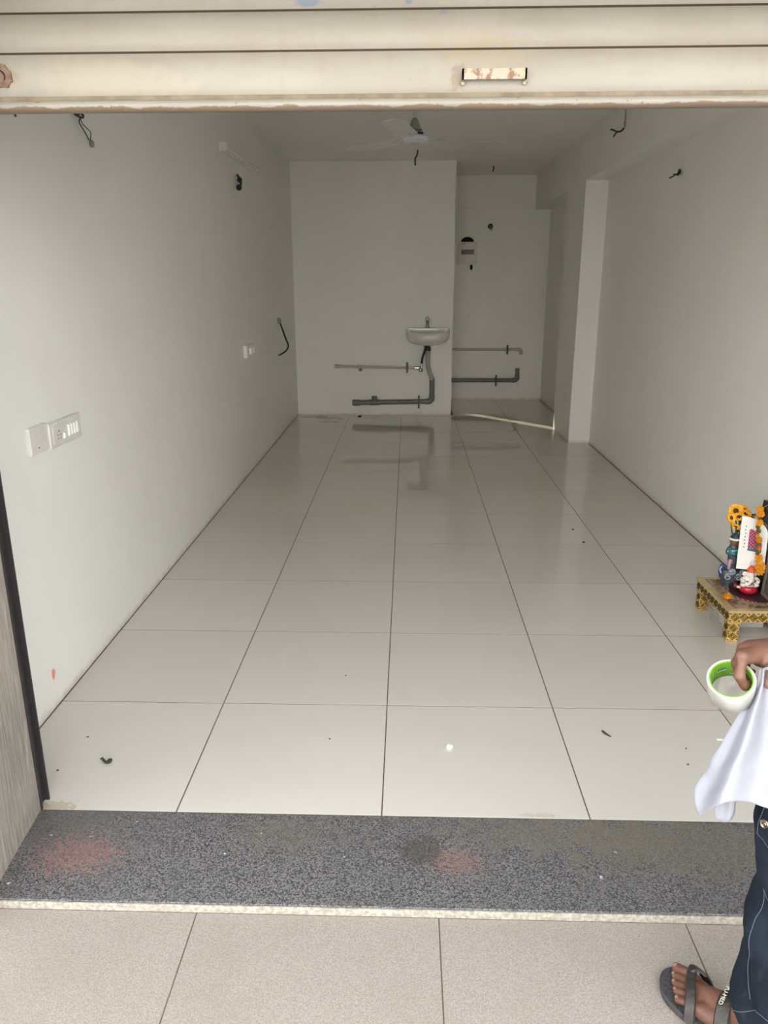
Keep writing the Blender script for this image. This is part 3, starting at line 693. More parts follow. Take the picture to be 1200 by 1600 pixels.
for lx, ly in ((x0 + .008, y0 + .008), (x1 - .056, y0 + .008), (x0 + .008, y1 - .056), (x1 - .056, y1 - .056)):
    lg = MB(); c = V((lx + .024, ly + .024, 0))
    lg.rings([[c + V((sx * h_, sy * h_, z)) for sx, sy in ((-1, -1), (1, -1), (1, 1), (-1, 1))] for z, h_ in ((0, .0235), (.006, .0245), (.012, .023), (.08, .0225), (.088, .0255), (.098, .0255))])
    l_ = lg.build('leg', 'gold', st, angle=20)
    for z in (.026, .064):
        for rz, dx, dy in ((0, 0, -.0238), (-pi / 2, -.0238, 0)):
            i_ = link('diamond_inlay', dmesh, l_, (c.x + dx - st.location.x, c.y + dy - st.location.y, z), (0, 0, rz))
            i_.location = (c.x + dx, c.y + dy, z); i_.matrix_parent_inverse = (st.matrix_basis @ l_.matrix_parent_inverse @ l_.matrix_basis).inverted() if False else Matrix.Translation((0, 0, 0))
            i_.scale = (1, 1, .9)

# small idol
ix, iy = 1.588, 1.338
idl = empty('seated_figurine', (ix, iy, ZT), 'small white seated figurine with red base and orange turban on stool', 'figurine')
MB().lathe([(.012, 0), (.028, .002), (.038, .012), (.040, .022), (.036, .032), (.01, .034)], (ix, iy, ZT), 24).build('base', 'idol_red', idl)
b = MB(); 
b.ball((ix, iy, ZT + .046), (.036, .028, .018)); b.ball((ix - .002, iy, ZT + .062), (.026, .022, .024)); b.ball((ix - .026, iy - .012, ZT + .042), (.016, .013, .010)); b.ball((ix + .024, iy - .014, ZT + .042), (.016, .013, .010))
b.ball((ix, iy - .004, ZT + .088), (.017, .016, .016)); b.ball((ix + .022, iy + .004, ZT + .088), (.014, .004, .012)); b.ball((ix - .021, iy + .004, ZT + .088), (.012, .004, .011))
b.tube(spline([(ix, iy - .016, ZT + .086), (ix - .002, iy - .027, ZT + .072), (ix - .010, iy - .028, ZT + .058), (ix - .016, iy - .024, ZT + .056)], 4), [.009, .009, .0085, .008, .0075, .007, .0065, .006, .0055, .005, .0045, .004, .004], 8)
for s_ in (-1, 1):
    b.tube(spline([(ix + s_ * .022, iy, ZT + .072), (ix + s_ * .036, iy - .008, ZT + .062), (ix + s_ * .028, iy - .024, ZT + .060)], 4), .0075, 8)
b.ball((ix - .046, iy - .008, ZT + .030), (.010, .009, .006), 8, 6)
bd = b.build('body', 'idol_white', idl)
bm2 = MB().lathe([(.014, .0), (.019, .004), (.017, .014), (.010, .026), (.004, .032)], (ix + .004, iy, ZT + .097), 16); bm2.ball((ix + .014, iy, ZT + .112), (.018, .013, .011), 10, 7); bm2.build('turban', 'idol_orange', idl)
sm = MB()
sm.tube(spline([(ix - .020, iy - .022, ZT + .064), (ix, iy - .026, ZT + .052), (ix + .022, iy - .020, ZT + .066)], 4), .0022, 6); sm.tube(spline([(ix - .012, iy - .028, ZT + .044), (ix + .004, iy - .029, ZT + .05), (ix + .014, iy - .026, ZT + .044)], 4), .002, 6)
sm.build('painted_cord', 'statue_brown', idl)
tag(MB().lathe([(.008, 0), (.016, .004), (.018, .014), (.012, .024), (.003, .027)], (1.556, 1.392, ZT), 14).build('red_pot', 'pot_red'), 'tiny dark red pot beside the white figurine on stool', 'pot')
# marigold on the stool
def marigold(c, r, seed, squash=.6):
    random.seed(seed); m = MB(); c = V(c)
    for ring_, (n, rr, zz_, tl_) in enumerate(((11, .95, .0, .3), (9, .72, .3, .7), (6, .42, .5, 1.1), (3, .15, .62, 1.4))):
        for k in range(n):
            a = 2 * pi * (k + .5 * ring_) / n + random.uniform(-.15, .15); d = V((cos(a), sin(a), 0)); t = V((-sin(a), cos(a), 0))
            p = c + d * rr * r * .75 + V((0, 0, (zz_ * squash + random.uniform(0, .12)) * r + .25 * r))
            u = (d * cos(tl_) + V((0, 0, sin(tl_)))).normalized(); nrm = u.cross(t)
            L_ = r * .48
            m.add([p - u * L_ * .5 - t * L_ * .25, p - u * L_ * .5 + t * L_ * .25, p + t * L_ * .55, p + u * L_ * .6 + t * L_ * .25, p + u * L_ * .7 - nrm * .1 * L_, p + u * L_ * .6 - t * L_ * .25, p - t * L_ * .55, p + nrm * L_ * .22], [(i, (i + 1) % 7, 7) for i in range(7)])
    m.ball(c + V((0, 0, r * .35)), (r * .62, r * .62, r * .4), 10, 6)
    return m
mg = tag(marigold((1.470, 1.262, ZT), .026, 3).build('marigold', 'marigold'), 'loose orange marigold flower lying on stool top', 'flower')
mg2 = tag(marigold((1.505, 1.455, ZT), .016, 5).build('marigold', 'dry_bud'), 'small dried brown marigold at back of stool beside statue base', 'flower')
# dark statue half hidden behind the card
sx_, sy_ = 1.545, 1.425
stt = empty('statue', (sx_, sy_, ZT), 'dark grey and teal painted statue on scrolled base half hidden by card', 'statue')
bs = MB().lathe([(.03, 0), (.036, .004), (.034, .02), (.046, .04), (.05, .06), (.04, .078), (.02, .085)], (sx_, sy_, ZT), 20, 1.15, .8); bs.build('base', 'statue_grey', stt)
MB().ball((sx_ - .004, sy_ - .034, ZT + .012), (.016, .010, .012), 10, 6).build('base_foot', 'dark_hole', stt)
sc_ = MB()
for cx, cz, r, s_ in ((-.026, .052, .018, 1), (.018, .050, .017, -1), (-.012, .078, .014, -1), (.035, .072, .013, 1)):
    sc_.tube([(sx_ + cx + s_ * r * (1 - t / 26) * cos(t * .42), sy_ - .040 + abs(cx) * .25, ZT + cz + r * (1 - t / 26) * sin(t * .42)) for t in range(22)], .0042, 6)
sc_.build('scroll', 'statue_light', stt)
bl = MB().tube(spline([(sx_ - .045, sy_ - .01, ZT + .05), (sx_ - .058, sy_ - .012, ZT + .075), (sx_ - .048, sy_ - .012, ZT + .10), (sx_ - .028, sy_ - .015, ZT + .088)], 5), .0085, 8); bl.build('blue_plume', 'statue_blue', stt)
MB().tube(spline([(sx_ - .055, sy_ - .02, ZT + .098), (sx_ - .062, sy_ - .02, ZT + .085), (sx_ - .056, sy_ - .024, ZT + .068)], 4), .004, 6).build('plume_tip', 'statue_light', stt)
bo = MB(); R = []
for z, rx_, ry_, dx in ((.08, .026, .022, .004), (.10, .024, .02, .002), (.14, .026, .02, 0), (.165, .030, .022, -.002), (.185, .024, .018, -.002), (.20, .020, .016, 0), (.205, .012, .011, 0)):
    R.append([V((sx_ + dx + rx_ * cos(2 * pi * k / 16), sy_ + ry_ * sin(2 * pi * k / 16), ZT + z)) for k in range(16)])
bo.rings(R); bo.build('body', 'statue_grey', stt)
lg_ = MB().tube(spline([(sx_ - .018, sy_ - .016, ZT + .13), (sx_ - .022, sy_ - .02, ZT + .11), (sx_ - .024, sy_ - .02, ZT + .085)], 4), [.010] * 4 + [.008] * 5, 8); lg_.build('leg', 'statue_pink', stt)
sk = MB().lathe([(.024, .148), (.033, .152), (.034, .165), (.030, .178), (.026, .182)], (sx_ - .003, sy_, ZT), 18, 1, .8); sk.build('teal_sash', 'statue_teal', stt)
MB().ball((sx_ - .004, sy_ - .002, ZT + .212), (.022, .020, .026), 14, 9).build('head', 'statue_brown', stt)
hb = MB().tube([(sx_ - .004 + .024 * cos(a), sy_ - .004 - .021 * sin(a), ZT + .225) for a in [pi * k / 10 for k in range(11)]], .0045, 6); hb.build('head_band', 'card_white', stt)
MB().lathe([(.022, 0), (.020, .008), (.012, .018), (.003, .024)], (sx_ - .004, sy_, ZT + .228), 14).build('crown', 'statue_grey', stt)
# sunflowers behind
vs = empty('flower_bunch', (1.60, 1.475, ZT), 'bunch of artificial yellow sunflowers behind the statue and card', 'flowers')
MB().lathe([(.02, 0), (.026, .004), (.03, .05), (.022, .10), (.024, .12), (.018, .118), (.018, .1)], (1.60, 1.475, ZT), 16).build('vase', 'statue_grey', vs)
def sunflower(c, nrm, r, seed):
    random.seed(seed); nrm = V(nrm).normalized(); a_ = nrm.orthogonal().normalized(); b_2 = nrm.cross(a_); c = V(c); m = MB()
    for ly in range(2):
        for k in range(11):
            a = 2 * pi * (k + .5 * ly) / 11; d = a_ * cos(a) + b_2 * sin(a); t = nrm.cross(d)
            p0_ = c + d * r * .28; p1_ = c + d * r * (.7 - .08 * ly) + nrm * r * (.10 + .12 * ly); p2_ = c + d * r * (1 - .1 * ly) + nrm * r * (.0 + .12 * ly)
            w_ = r * .19
            m.add([p0_ - t * w_ * .5, p0_ + t * w_ * .5, p1_ + t * w_, p2_, p1_ - t * w_, p1_ + nrm * w_ * .25 - d * r * .1], [(0, 1, 5), (1, 2, 5), (2, 3, 5), (3, 4, 5), (4, 0, 5)])
    h_ = MB().lathe([(.001, .12 * r), (.22 * r, .11 * r), (.33 * r, .02 * r), (.34 * r, -.06 * r), (.05 * r, -.12 * r)], (0, 0, 0), 14)
    q_ = nrm.to_track_quat('Z', 'Y').to_matrix(); h_.v = [tuple(q_ @ V(p) + c) for p in h_.v]
    return m, h_
toC = (CP - V((1.55, 1.45, .45))).normalized()
for k, (u, v, y, r, n_) in enumerate(((1150, 798, 1.44, .036, (-.3, -.8, .15)), (1143, 809, 1.43, .028, (-.9, -.5, .0)), (1155, 807, 1.42, .030, (-.2, -.8, -.5)), (1163, 796, 1.47, .034, (.3, -.35, .9)), (1165, 803, 1.45, .030, (.1, -.6, .8)), (1177, 805, 1.47, .036, (.4, -.3, -.75)), (1150, 822, 1.43, .030, (-.5, -.5, -.7)))):
    c = onp(1, y, u, v); m, h_ = sunflower(c, n_, r, k)
    f_ = m.build('sunflower', 'petal', vs, False); h_.build('flower_heart', 'flower_heart', f_)
    MB().tube(spline([c - V(n_).normalized() * .006, c + V((.012, .01, -.06)), (1.60, 1.475, ZT + .10)], 5), .0028, 6).build('stem', 'leaf_green', vs)
for k, (u, v, y) in enumerate(((1158, 816, 1.44), (1152, 829, 1.44), (1160, 824, 1.45))):
    c = onp(1, y, u, v); d = V((random.uniform(-.5, .2), -.3, random.uniform(-.3, .5))).normalized() * .022; t = V((.4, -.2, .6)).cross(d).normalized() * .009
    MB().add([c - d, c + t, c + d, c - t, c + V((0, -.004, .003))], [(0, 1, 4), (1, 2, 4), (2, 3, 4), (3, 0, 4)]).build('leaf', 'leaf_green', vs)
# card: local frame with corners from survey
cA = onp(1, 1.368, 1150, 888); cB = onp(1, 1.373, 1192, 896); cT = onp(1, 1.402, 1160, 806)
ev = cT - cA; Hc = ev.length; ev.normalize(); n0 = V((-.30, -.95, .05)); n0 = (n0 - ev * n0.dot(ev)).normalized(); eu = ev.cross(n0)
if eu.x < 0: eu = -eu
en = eu.cross(ev)
if en.y > 0: en = -en
Mx = Matrix((eu, -en, ev)).transposed().to_4x4(); Mx.translation = cA
cd = tag(bpy.data.objects.new('greeting_card', None), 'white arched card with pink chequered print leaning between statue and frame', 'card'); COL.objects.link(cd); cd.matrix_world = Mx; cd.empty_display_size = .05
def cpoly(pts_, y0_, y1_, name, m, parent=cd):
    me = MB().prism(pts_, 1, y0_, y1_).mesh(name, m, smooth=False); o_ = bpy.data.objects.new(name, me); COL.objects.link(o_); o_.parent = parent; return o_
Wc = .112
arch = [(0, 0), (Wc, 0), (Wc, Hc * .66)] + [(Wc * cos(pi / 2 * t / 10), Hc * .66 + Hc * .34 * sin(pi / 2 * t / 10)) for t in range(1, 11)]
cpoly(arch, 0, .002, 'card_board', 'card_white')
pr = [(.036, Hc * .42), (.092, Hc * .36), (.092, Hc * .50), (.080, Hc * .62), (.062, Hc * .73), (.045, Hc * .775), (.036, Hc * .75)]
cpoly(pr, -.0012, 0, 'chequered_print', 'pink_checks')
cpoly([(.036, Hc * .36), (.092, Hc * .34), (.092, Hc * .37), (.036, Hc * .425)], -.0014, 0, 'teal_print', 'statue_teal')
cpoly([(.036, Hc * .07), (.10, Hc * .05), (.10, Hc * .33), (.036, Hc * .36)], -.0010, 0, 'clear_pocket', 'card_white')
cpoly([(.05, Hc * .06), (.095, Hc * .06), (.098, Hc * .24), (.075, Hc * .22), (.055, Hc * .16)], -.0018, -.001, 'lilac_print', 'print_lilac')
dt = MB()
for k in range(7):
    zc_ = Hc * (.42 + .065 * k); r_ = .0026; dt.prism([(.021 + .0016 * sin(k * 2.1) + r_ * cos(a), zc_ + r_ * 1.5 * sin(a)) for a in (0, 1.05, 2.1, 3.14, 4.2, 5.2)], 1, -.001, 0)
o_ = bpy.data.objects.new('dotted_print', dt.mesh('dotted_print', 'print_dark', False)); COL.objects.link(o_); o_.parent = cd
# photo frames leaning on the right wall
fr = empty('picture_frame', (1.66, 1.36, ZT), 'black picture frame leaning towards right wall behind the marigold garland', 'picture frame')
def leaning(xb, xt, ya, yb_, zb, zt, wd, th):
    def P(y, z, d): 
        t = (z - zb) / (zt - zb); return V((xb + (xt - xb) * t + d, y, z))
    def bar(ya_, yb2, za, zb2):
        m = MB(); m.add([P(ya_, za, 0), P(yb2, za, 0), P(yb2, zb2, 0), P(ya_, zb2, 0), P(ya_, za, th), P(yb2, za, th), P(yb2, zb2, th), P(ya_, zb2, th)], [(0, 1, 2, 3), (7, 6, 5, 4), (0, 4, 5, 1), (1, 5, 6, 2), (2, 6, 7, 3), (3, 7, 4, 0)]); return m
    return bar, P
bar, P = leaning(1.655, 1.695, 1.13, 1.535, ZT, .525, .03, .02)
fm = bar(1.505, 1.535, ZT, .525); fm2 = bar(1.13, 1.16, ZT, .525); fm.add(fm2.v, fm2.f)
for a, b2 in ((ZT, ZT + .03), (.495, .525)): q = bar(1.16, 1.505, a, b2); fm.add(q.v, q.f)
fm.build('frame', 'frame_black', fr, False)
q = bar(1.155, 1.51, ZT + .025, .50); q.v = [(a + .006, b2, c) for a, b2, c in q.v]; q.build('picture', 'photo_dark', fr, False)
q = bar(1.38, 1.502, .36, .43); q.v = [(a + .0035, b2, c) for a, b2, c in q.v]; q.build('grey_picture_patch', 'photo_grey', fr, False)
f2 = empty('picture_frame', (1.625, 1.26, ZT), 'brown edged picture frame at right photo edge in front of the black one', 'picture frame')
bar2, P2 = leaning(1.640, 1.650, 1.10, 1.325, ZT, .375, .015, .008)
fm = bar2(1.31, 1.325, ZT, .375); q = bar2(1.10, 1.115, ZT, .375); fm.add(q.v, q.f)
for a, b2 in ((ZT, ZT + .015), (.36, .375)): q = bar2(1.115, 1.31, a, b2); fm.add(q.v, q.f)
fm.build('frame', 'frame_brown', f2, False); q = bar2(1.112, 1.313, ZT + .012, .363); q.v = [(a + .003, b2, c) for a, b2, c in q.v]; q.build('picture', 'photo_dark', f2, False)
# garland hanging over the left side of the black frame
gl = empty('marigold_garland', onp(1, 1.42, 1186, 797), 'hanging garland of orange marigolds and dried buds over the black frame', 'garland')
gpts = []
for k in range(15):
    t = k / 14; gpts.append(onp(1, 1.352 - .02 * t, 1187.5 - 4 * sin(pi * t) - 1 * t + (1.5 if k % 2 else -1.0), 796 + 96 * t))
MB().tube([gpts[0] + V((.07, .02, .03))] + gpts, .0022, 6).build('thread', 'dry_bud', gl)
for k, p in enumerate(gpts):
    big = k in (0, 1, 3, 7, 11, 14, 13)
    m = marigold((0, 0, 0), (.017 if big else .0115) * (1.35 if k >= 13 else 1), 20 + k); tl2 = Matrix.Rotation(radians(random.uniform(50, 85)), 3, 'X') @ Matrix.Rotation(random.uniform(-.5, .5), 3, 'Y')
    m.v = [tuple(tl2 @ V(x) + p) for x in m.v]; m.build('marigold' if big else 'dried_bud', 'marigold' if (big or k % 3 == 0) else 'dry_bud', gl)
# plastic and box under the stool
pb = MB(); R = []
c0 = V((1.462, 1.44, .098)); random.seed(4)
for i in range(10):
    t = i / 9; R.append([V((c0.x + (.02 + .012 * t) * cos(2 * pi * k / 20) * (1 + .35 * sin(k * 2.7 + i * .6)) - .004 * t, c0.y - .10 * t + (.012 + .01 * t) * sin(2 * pi * k / 20) * (1 + .3 * sin(k * 1.9)), c0.z - .096 * t + .001)) for k in range(20)])
pb.rings(R, cap=False); tag(pb.build('plastic_packet', 'clear_film'), 'crumpled clear plastic wrapper hanging under left edge of gold stool', 'wrapper')
bxo = empty('small_box', (1.56, 1.40, 0), 'small pale cardboard box under the gold altar stool', 'box')
MB().box((1.50, 1.30, 0), (1.66, 1.46, .062)).build('body', 'box_card', bxo); MB().box((1.497, 1.297, .05), (1.663, 1.463, .066)).build('lid', 'box_card', bxo)

# ------------------------------------------------------------------ the person
D = V((-.66, .75, 0)).normalized(); RT = V((D.y, -D.x, 0)); UP = V((0, 0, 1)); ZG = -.020
def Pd(u, v, d): return at(u, v, d)
caps = []
def limb(pts_, rs):
    for i in range(len(pts_) - 1): caps.append((V(pts_[i]), rs[i], V(pts_[i + 1]), rs[i + 1]))
# joints
lank = V((.785, -.672, .075)); lkne = V((.848, -.595, .47)); lhip = V((.925, -.555, .84))
rank = V((1.215, -.53, .075)); rkne = V((1.13, -.47, .47)); rhip = V((1.055, -.44, .84))
pel = (lhip + rhip) / 2 + V((0, 0, .04)); che = V((.93, -.485, 1.18)); TD = V((-.9, .43, 0)).normalized(); TR = V((TD.y, -TD.x, 0))
shc = V((.905, -.485, 1.285)); rsh = shc + TR * .165 + V((0, 0, -.01)); lsh = shc - TR * .165 + V((0, 0, -.01)); nek = shc + TD * .03 + V((0, 0, .06)); hed = nek + TD * .05 + V((0, 0, .135))
limb([lhip, lkne, lank], [.082, .052, .036]); limb([rhip, rkne, rank], [.082, .052, .036])
limb([lkne + (lank - lkne) * .3 - D * .01, lank], [.055, .036]); limb([rkne + (rank - rkne) * .3 - D * .01, rank], [.055, .036])
limb([pel + TR * .07, pel - TR * .07], [.10, .10]); limb([pel, pel + (che - pel) * .45, che, shc], [.115, .105, .12, .085]); limb([che + TR * .07, che - TR * .07], [.11, .11]); limb([shc + TR * .15, shc - TR * .15], [.058, .058])
limb([shc, nek, nek + TD * .02 + V((0, 0, .06))], [.06, .052, .05])
# head
for dp, r in ((V((0, 0, .02)), .085), (TD * -.025 + V((0, 0, .025)), .088), (TD * .03 + V((0, 0, -.02)), .068), (TD * .045 + V((0, 0, -.062)), .045), (TD * .05 + V((0, 0, .03)), .062)): caps.append((hed + dp, r, hed + dp + V((0, 0, .001)), r))
limb([hed + TD * .098 + V((0, 0, .012)), hed + TD * .112 + V((0, 0, -.026))], [.009, .014])
for s_ in (-1, 1):
    limb([hed + TR * .084 * s_ + V((0, 0, .02)), hed + TR * .088 * s_ - TD * .005 + V((0, 0, -.02))], [.014, .010]); limb([hed + TD * .095 + TR * .012 * s_ + V((0, 0, -.028)), hed + TD * .09 + TR * .014 * s_ + V((0, 0, -.03))], [.009, .009])
limb([hed + TD * .096 + TR * .02 + V((0, 0, -.052)), hed + TD * .103 + V((0, 0, -.053)), hed + TD * .096 - TR * .02 + V((0, 0, -.052))], [.007, .010, .007])
# left arm at the side
lelb = lsh + V((.06, -.05, -.27)); lwri = lelb + V((-.05, -.01, -.245))
limb([lsh, lelb, lwri], [.05, .038, .026])
def relaxed_hand(wr_, dn, fw, side):
    caps.append((wr_, .026, wr_ + dn * .08, .026))
    for k, (o__, l) in enumerate(((.028, .072), (.010, .08), (-.008, .074), (-.026, .058))):
        b0 = wr_ + dn * .082 + fw * o__; b1 = b0 + dn * l * .5 + side * .006; b2 = b1 + dn * l * .38 + side * .02
        limb([wr_ + dn * .03 + fw * o__ * .7, b0, b1, b2], [.013, .0105, .0092, .0078])
    limb([wr_ + dn * .015 + fw * .02, wr_ + dn * .05 + fw * .045 + side * .01, wr_ + dn * .085 + fw * .05 + side * .02], [.015, .0115, .009])
relaxed_hand(lwri, V((0, 0, -1)), TD, TR)
# right arm and the hand that holds tape roll and cloth
W = Pd(1222, 1015, 1.425); relb = V((.925, -.455, 1.02))
relb = rsh + (W - rsh) * .52 + V((.05, .0, -.02))
limb([rsh, relb, W + (W - relb) * .0], [.05, .042, .030])
def finger(mcp, pip, dip, tip, r):
    limb([mcp, mcp.lerp(pip, .5), pip, pip.lerp(dip, .5), dip, tip], [r * 1.22, r * .98, r * 1.10, r * .90, r * .94, r * .78])
IM = Pd(1160, 1026, 1.388); MM = Pd(1163, 1015, 1.407); RM = Pd(1171, 1011, 1.426); LM = Pd(1181, 1010, 1.444)
for m_ in (IM, MM, RM, LM): limb([W + (m_ - W) * .08, W + (m_ - W) * .6, m_], [.024, .0185, .0145])
limb([W, W + (IM - W) * .5 + V((0, 0, -.004))], [.027, .024])
finger(IM, Pd(1155, 1056, 1.380), Pd(1164, 1073, 1.392), Pd(1172, 1066, 1.402), .0098)
finger(MM, Pd(1151, 1036, 1.403), Pd(1156, 1060, 1.412), Pd(1168, 1060, 1.420), .0102)
finger(RM, Pd(1157, 1041, 1.422), Pd(1164, 1057, 1.432), Pd(1171, 1054, 1.438), .0096)
finger(LM, Pd(1164, 1036, 1.440), Pd(1169, 1050, 1.448), Pd(1176, 1049, 1.452), .0085)
limb([W + (IM - W) * .12, Pd(1206, 1043, 1.385), Pd(1204, 1060, 1.372), Pd(1201, 1070, 1.370)], [.022, .0145, .0118, .009])
# feet
def foot(ank, d, big_side):
    """ank over the heel part; big_side = unit vector to the big toe side"""
    s = big_side; g0 = V((ank.x, ank.y, ZG + .022))
    heel = g0 - d * .035
    limb([heel + UP * .022, g0 + UP * .02], [.026, .034]); limb([g0 + UP * .06, heel + UP * .03], [.034, .028])
    limb([ank + UP * .04, g0 + UP * .045 + d * .02, g0 + d * .085 + UP * .026 + s * .006, g0 + d * .14 + UP * .012 + s * .016], [.037, .038, .028, .017])
    limb([g0 + UP * .02 - s * .012, g0 + d * .09 + UP * .012 - s * .022, g0 + d * .128 + UP * .008 - s * .030], [.03, .022, .014])
    limb([g0 + d * .10 + UP * .014 + s * .02, g0 + d * .10 + UP * .012 - s * .02], [.022, .018])
    limb([g0 + d * .135 + UP * .010 + s * .026, g0 + d * .125 + UP * .009 - s * .028], [.016, .0135])
    tips = []
    for k, (so, b0, ln, r) in enumerate(((.030, .145, .054, .0125), (.011, .150, .044, .0085), (-.005, .145, .039, .008), (-.020, .136, .036, .0078), (-.035, .124, .034, .0085))):
        a = g0 + d * b0 + s * so + UP * .010; b2 = a + d * ln * .55 + UP * .004 + s * (.003 if k == 0 else 0); c = a + d * ln + UP * (-.003 if k else -.002) + s * (.002 if k == 0 else .003 * (2 - k) * .3)
        limb([a, b2, c], [r * 1.05, r * 1.0, r * 1.0]); tips.append((c, r))
    return tips
ltips = foot(lank, D, RT)
DR = V((-.35, .94, 0)).normalized(); rtips = foot(rank, DR, V((-DR.y, DR.x, 0)))
# left eye etc. are children; body grown as one surface
bmm = bmesh.new()
def cap_geom(a, ra, b, rb):
    seg = 14; d = b - a; Lg = max(d.length, 1e-5); q = d.normalized() if d.length > 1e-6 else V((0, 0, 1)); u = q.orthogonal().normalized(); v = q.cross(u)
    rr = []
    for k in range(0, 5): t = pi / 2 * (1 - k / 4) ; rr.append((-ra * sin(t), max(ra * cos(t), ra * .02)))
    for k in range(0, 5): t = pi / 2 * k / 4; rr.append((Lg + rb * sin(t), max(rb * cos(t), rb * .02)))
    m = MB(); m.rings([[a + q * h_ + (u * cos(2 * pi * j / seg) + v * sin(2 * pi * j / seg)) * r for j in range(seg)] for h_, r in rr]); return m
big = MB()
for c in caps: m = cap_geom(*c); big.add(m.v, m.f)
tmp = big.build('person_raw', None)
md = tmp.modifiers.new('r', 'REMESH'); md.mode = 'VOXEL'; md.voxel_size = .0034
md = tmp.modifiers.new('s', 'SMOOTH'); md.factor = .5; md.iterations = 5
bpy.context.view_layer.update()
bme = bpy.data.meshes.new_from_object(tmp.evaluated_get(bpy.context.evaluated_depsgraph_get())); bpy.data.objects.remove(tmp)
bme.materials.clear(); bme.materials.append(MATS['skin']); bme.shade_smooth()
pe = empty('person', (pel.x, pel.y, ZG), 'person in dark blue jeans and flip-flops holding a tape roll at right edge', 'person')
link('body', bme, pe)
for c, r in ltips:
    n_ = MB().ball((0, 0, 0), (r * .5, r * .55, r * .2), 10, 6); q = Matrix.Rotation(atan2(D.y, D.x), 3, 'Z') @ Matrix.Rotation(radians(22), 3, 'Y')
    n_.v = [tuple(q @ V(p) + c + D * r * .55 + UP * r * .66) for p in n_.v]; n_.build('toenail', 'nail', pe)
MB().ball(hed + V((0, 0, .047)) - TD * .024, (.101, .101, .090), 22, 14).build('hair', 'hair_black', pe)
for s_ in (-1, 1):
    e_ = MB().ball(hed + TD * .092 + TR * .032 * s_ + V((0, 0, .012)) - TD * .004, .0115, 12, 8).build('eye', 'eye_white', pe)
    MB().ball(hed + TD * .0965 + TR * .032 * s_ + V((0, 0, .012)), .0055, 8, 6).build('iris', 'hair_black', e_)
# shirt
shm = MB()
def scap(a, ra_, b, rb_):
    m = cap_geom(V(a), ra_, V(b), rb_); shm.add(m.v, m.f)
for a, ra_, b, rb_ in ((pel + TR * .075 - UP * .01, .157, pel - TR * .075 - UP * .01, .157), (pel + UP * .03, .160, pel + (che - pel) * .45, .145), (pel + (che - pel) * .45, .145, che, .138), (che, .138, shc, .102),
        (che + TR * .075, .128, che - TR * .075, .128), (shc + TR * .15, .076, shc - TR * .15, .076), (shc, .08, nek, .064)): scap(a, ra_, b, rb_)
for sh_, el_ in ((rsh, relb), (lsh, lelb)): scap(sh_, .074, sh_.lerp(el_, .7), .064)
tmp = shm.build('shirt_raw', None)
md = tmp.modifiers.new('r', 'REMESH'); md.mode = 'VOXEL'; md.voxel_size = .008
md = tmp.modifiers.new('s', 'SMOOTH'); md.factor = .5; md.iterations = 12
bpy.context.view_layer.update()
sme = bpy.data.meshes.new_from_object(tmp.evaluated_get(bpy.context.evaluated_depsgraph_get())); bpy.data.objects.remove(tmp)
sme.materials.clear(); sme.materials.append(MATS['shirt_grey']); sme.shade_smooth(); sme.name = 'shirt'
link('shirt', sme, pe)
# jeans
def leg_surface(path, seed):
    """path: list of (centre, r along D, r along side)"""
    pts_ = [V(p[0]) for p in path]
    def f(th, s):
        x = s * (len(path) - 1); i = min(int(x), len(path) - 2); t = x - i; t2 = t * t * (3 - 2 * t)
        c = pts_[i].lerp(pts_[i + 1], t2 if False else t); ra = path[i][1] * (1 - t2) + path[i + 1][1] * t2; rb = path[i][2] * (1 - t2) + path[i + 1][2] * t2
        n_ = V((cos(th), sin(th), 0)); a = n_.dot(D); b_ = n_.dot(RT)
        rad = 1 / sqrt((a / ra) ** 2 + (b_ / rb) ** 2)
        z = c.z
        low = max(0, 1 - (z - .0) / .24)
        wv = .0075 * low * sin(z * 78 + 2.0 * cos(th + .8) + seed) * (.6 + .4 * cos(th * 2 + seed)) + .003 * sin(z * 40 + 3 * th + seed)
        wv += .006 * math.exp(-((z - .245 - .03 * sin(th)) / .022) ** 2) * (.5 + .5 * cos(th - 3.3)) - .004 * math.exp(-((z - .315 - .03 * sin(th)) / .028) ** 2) * (.5 + .5 * cos(th - 3.3))
        wv += .005 * mn.noise(V((cos(th) * 2.2, sin(th) * 2.2, z * 14 + seed))) + .0035 * mn.noise(V((cos(th) * 5 + z * 9, sin(th) * 5, z * 30 + seed)))
        return c + n_ * (rad + wv)
    return f
Lp = [(V((.806, -.682, .078)), .090, .074), (V((.806, -.676, .105)), .086, .073), (V((.812, -.656, .15)), .082, .074), (V((.833, -.628, .26)), .082, .078), (V((.846, -.606, .38)), .084, .080), (V((.840, -.592, .48)), .088, .084), (V((.885, -.575, .62)), .100, .094), (V((.925, -.555, .80)), .118, .105), (V((.955, -.535, .90)), .13, .115)]
Rp = [(V((1.22, -.54, -.006)), .098, .074), (V((1.215, -.53, .085)), .088, .072), (V((1.17, -.50, .27)), .082, .078), (V((1.13, -.47, .47)), .088, .084), (V((1.09, -.455, .62)), .10, .094), (V((1.055, -.45, .80)), .118, .105), (V((1.025, -.47, .90)), .13, .115)]
jn = MB()
lf = leg_surface(Lp, 1.0); rf = leg_surface(Rp, 2.4)
for f, nz_ in ((lf, 110), (rf, 60)):
    jn.rings([[f(2 * pi * k / 56, i / nz_) for k in range(56)] for i in range(nz_ + 1)], cap=False)
wb_ = []
for t, rx_, ry_ in ((-.10, .155, .115), (-.03, .155, .115), (.02, .13, .10)):
    c = pel + V((0, 0, t)); wb_.append([c + TR * rx_ * cos(2 * pi * k / 40) + TD * ry_ * sin(2 * pi * k / 40) for k in range(40)])
jn.rings(wb_, cap=False)
jo = jn.build('jeans', 'denim', pe, angle=80); md = jo.modifiers.new('thick', 'SOLIDIFY'); md.thickness = .003; md.offset = -1
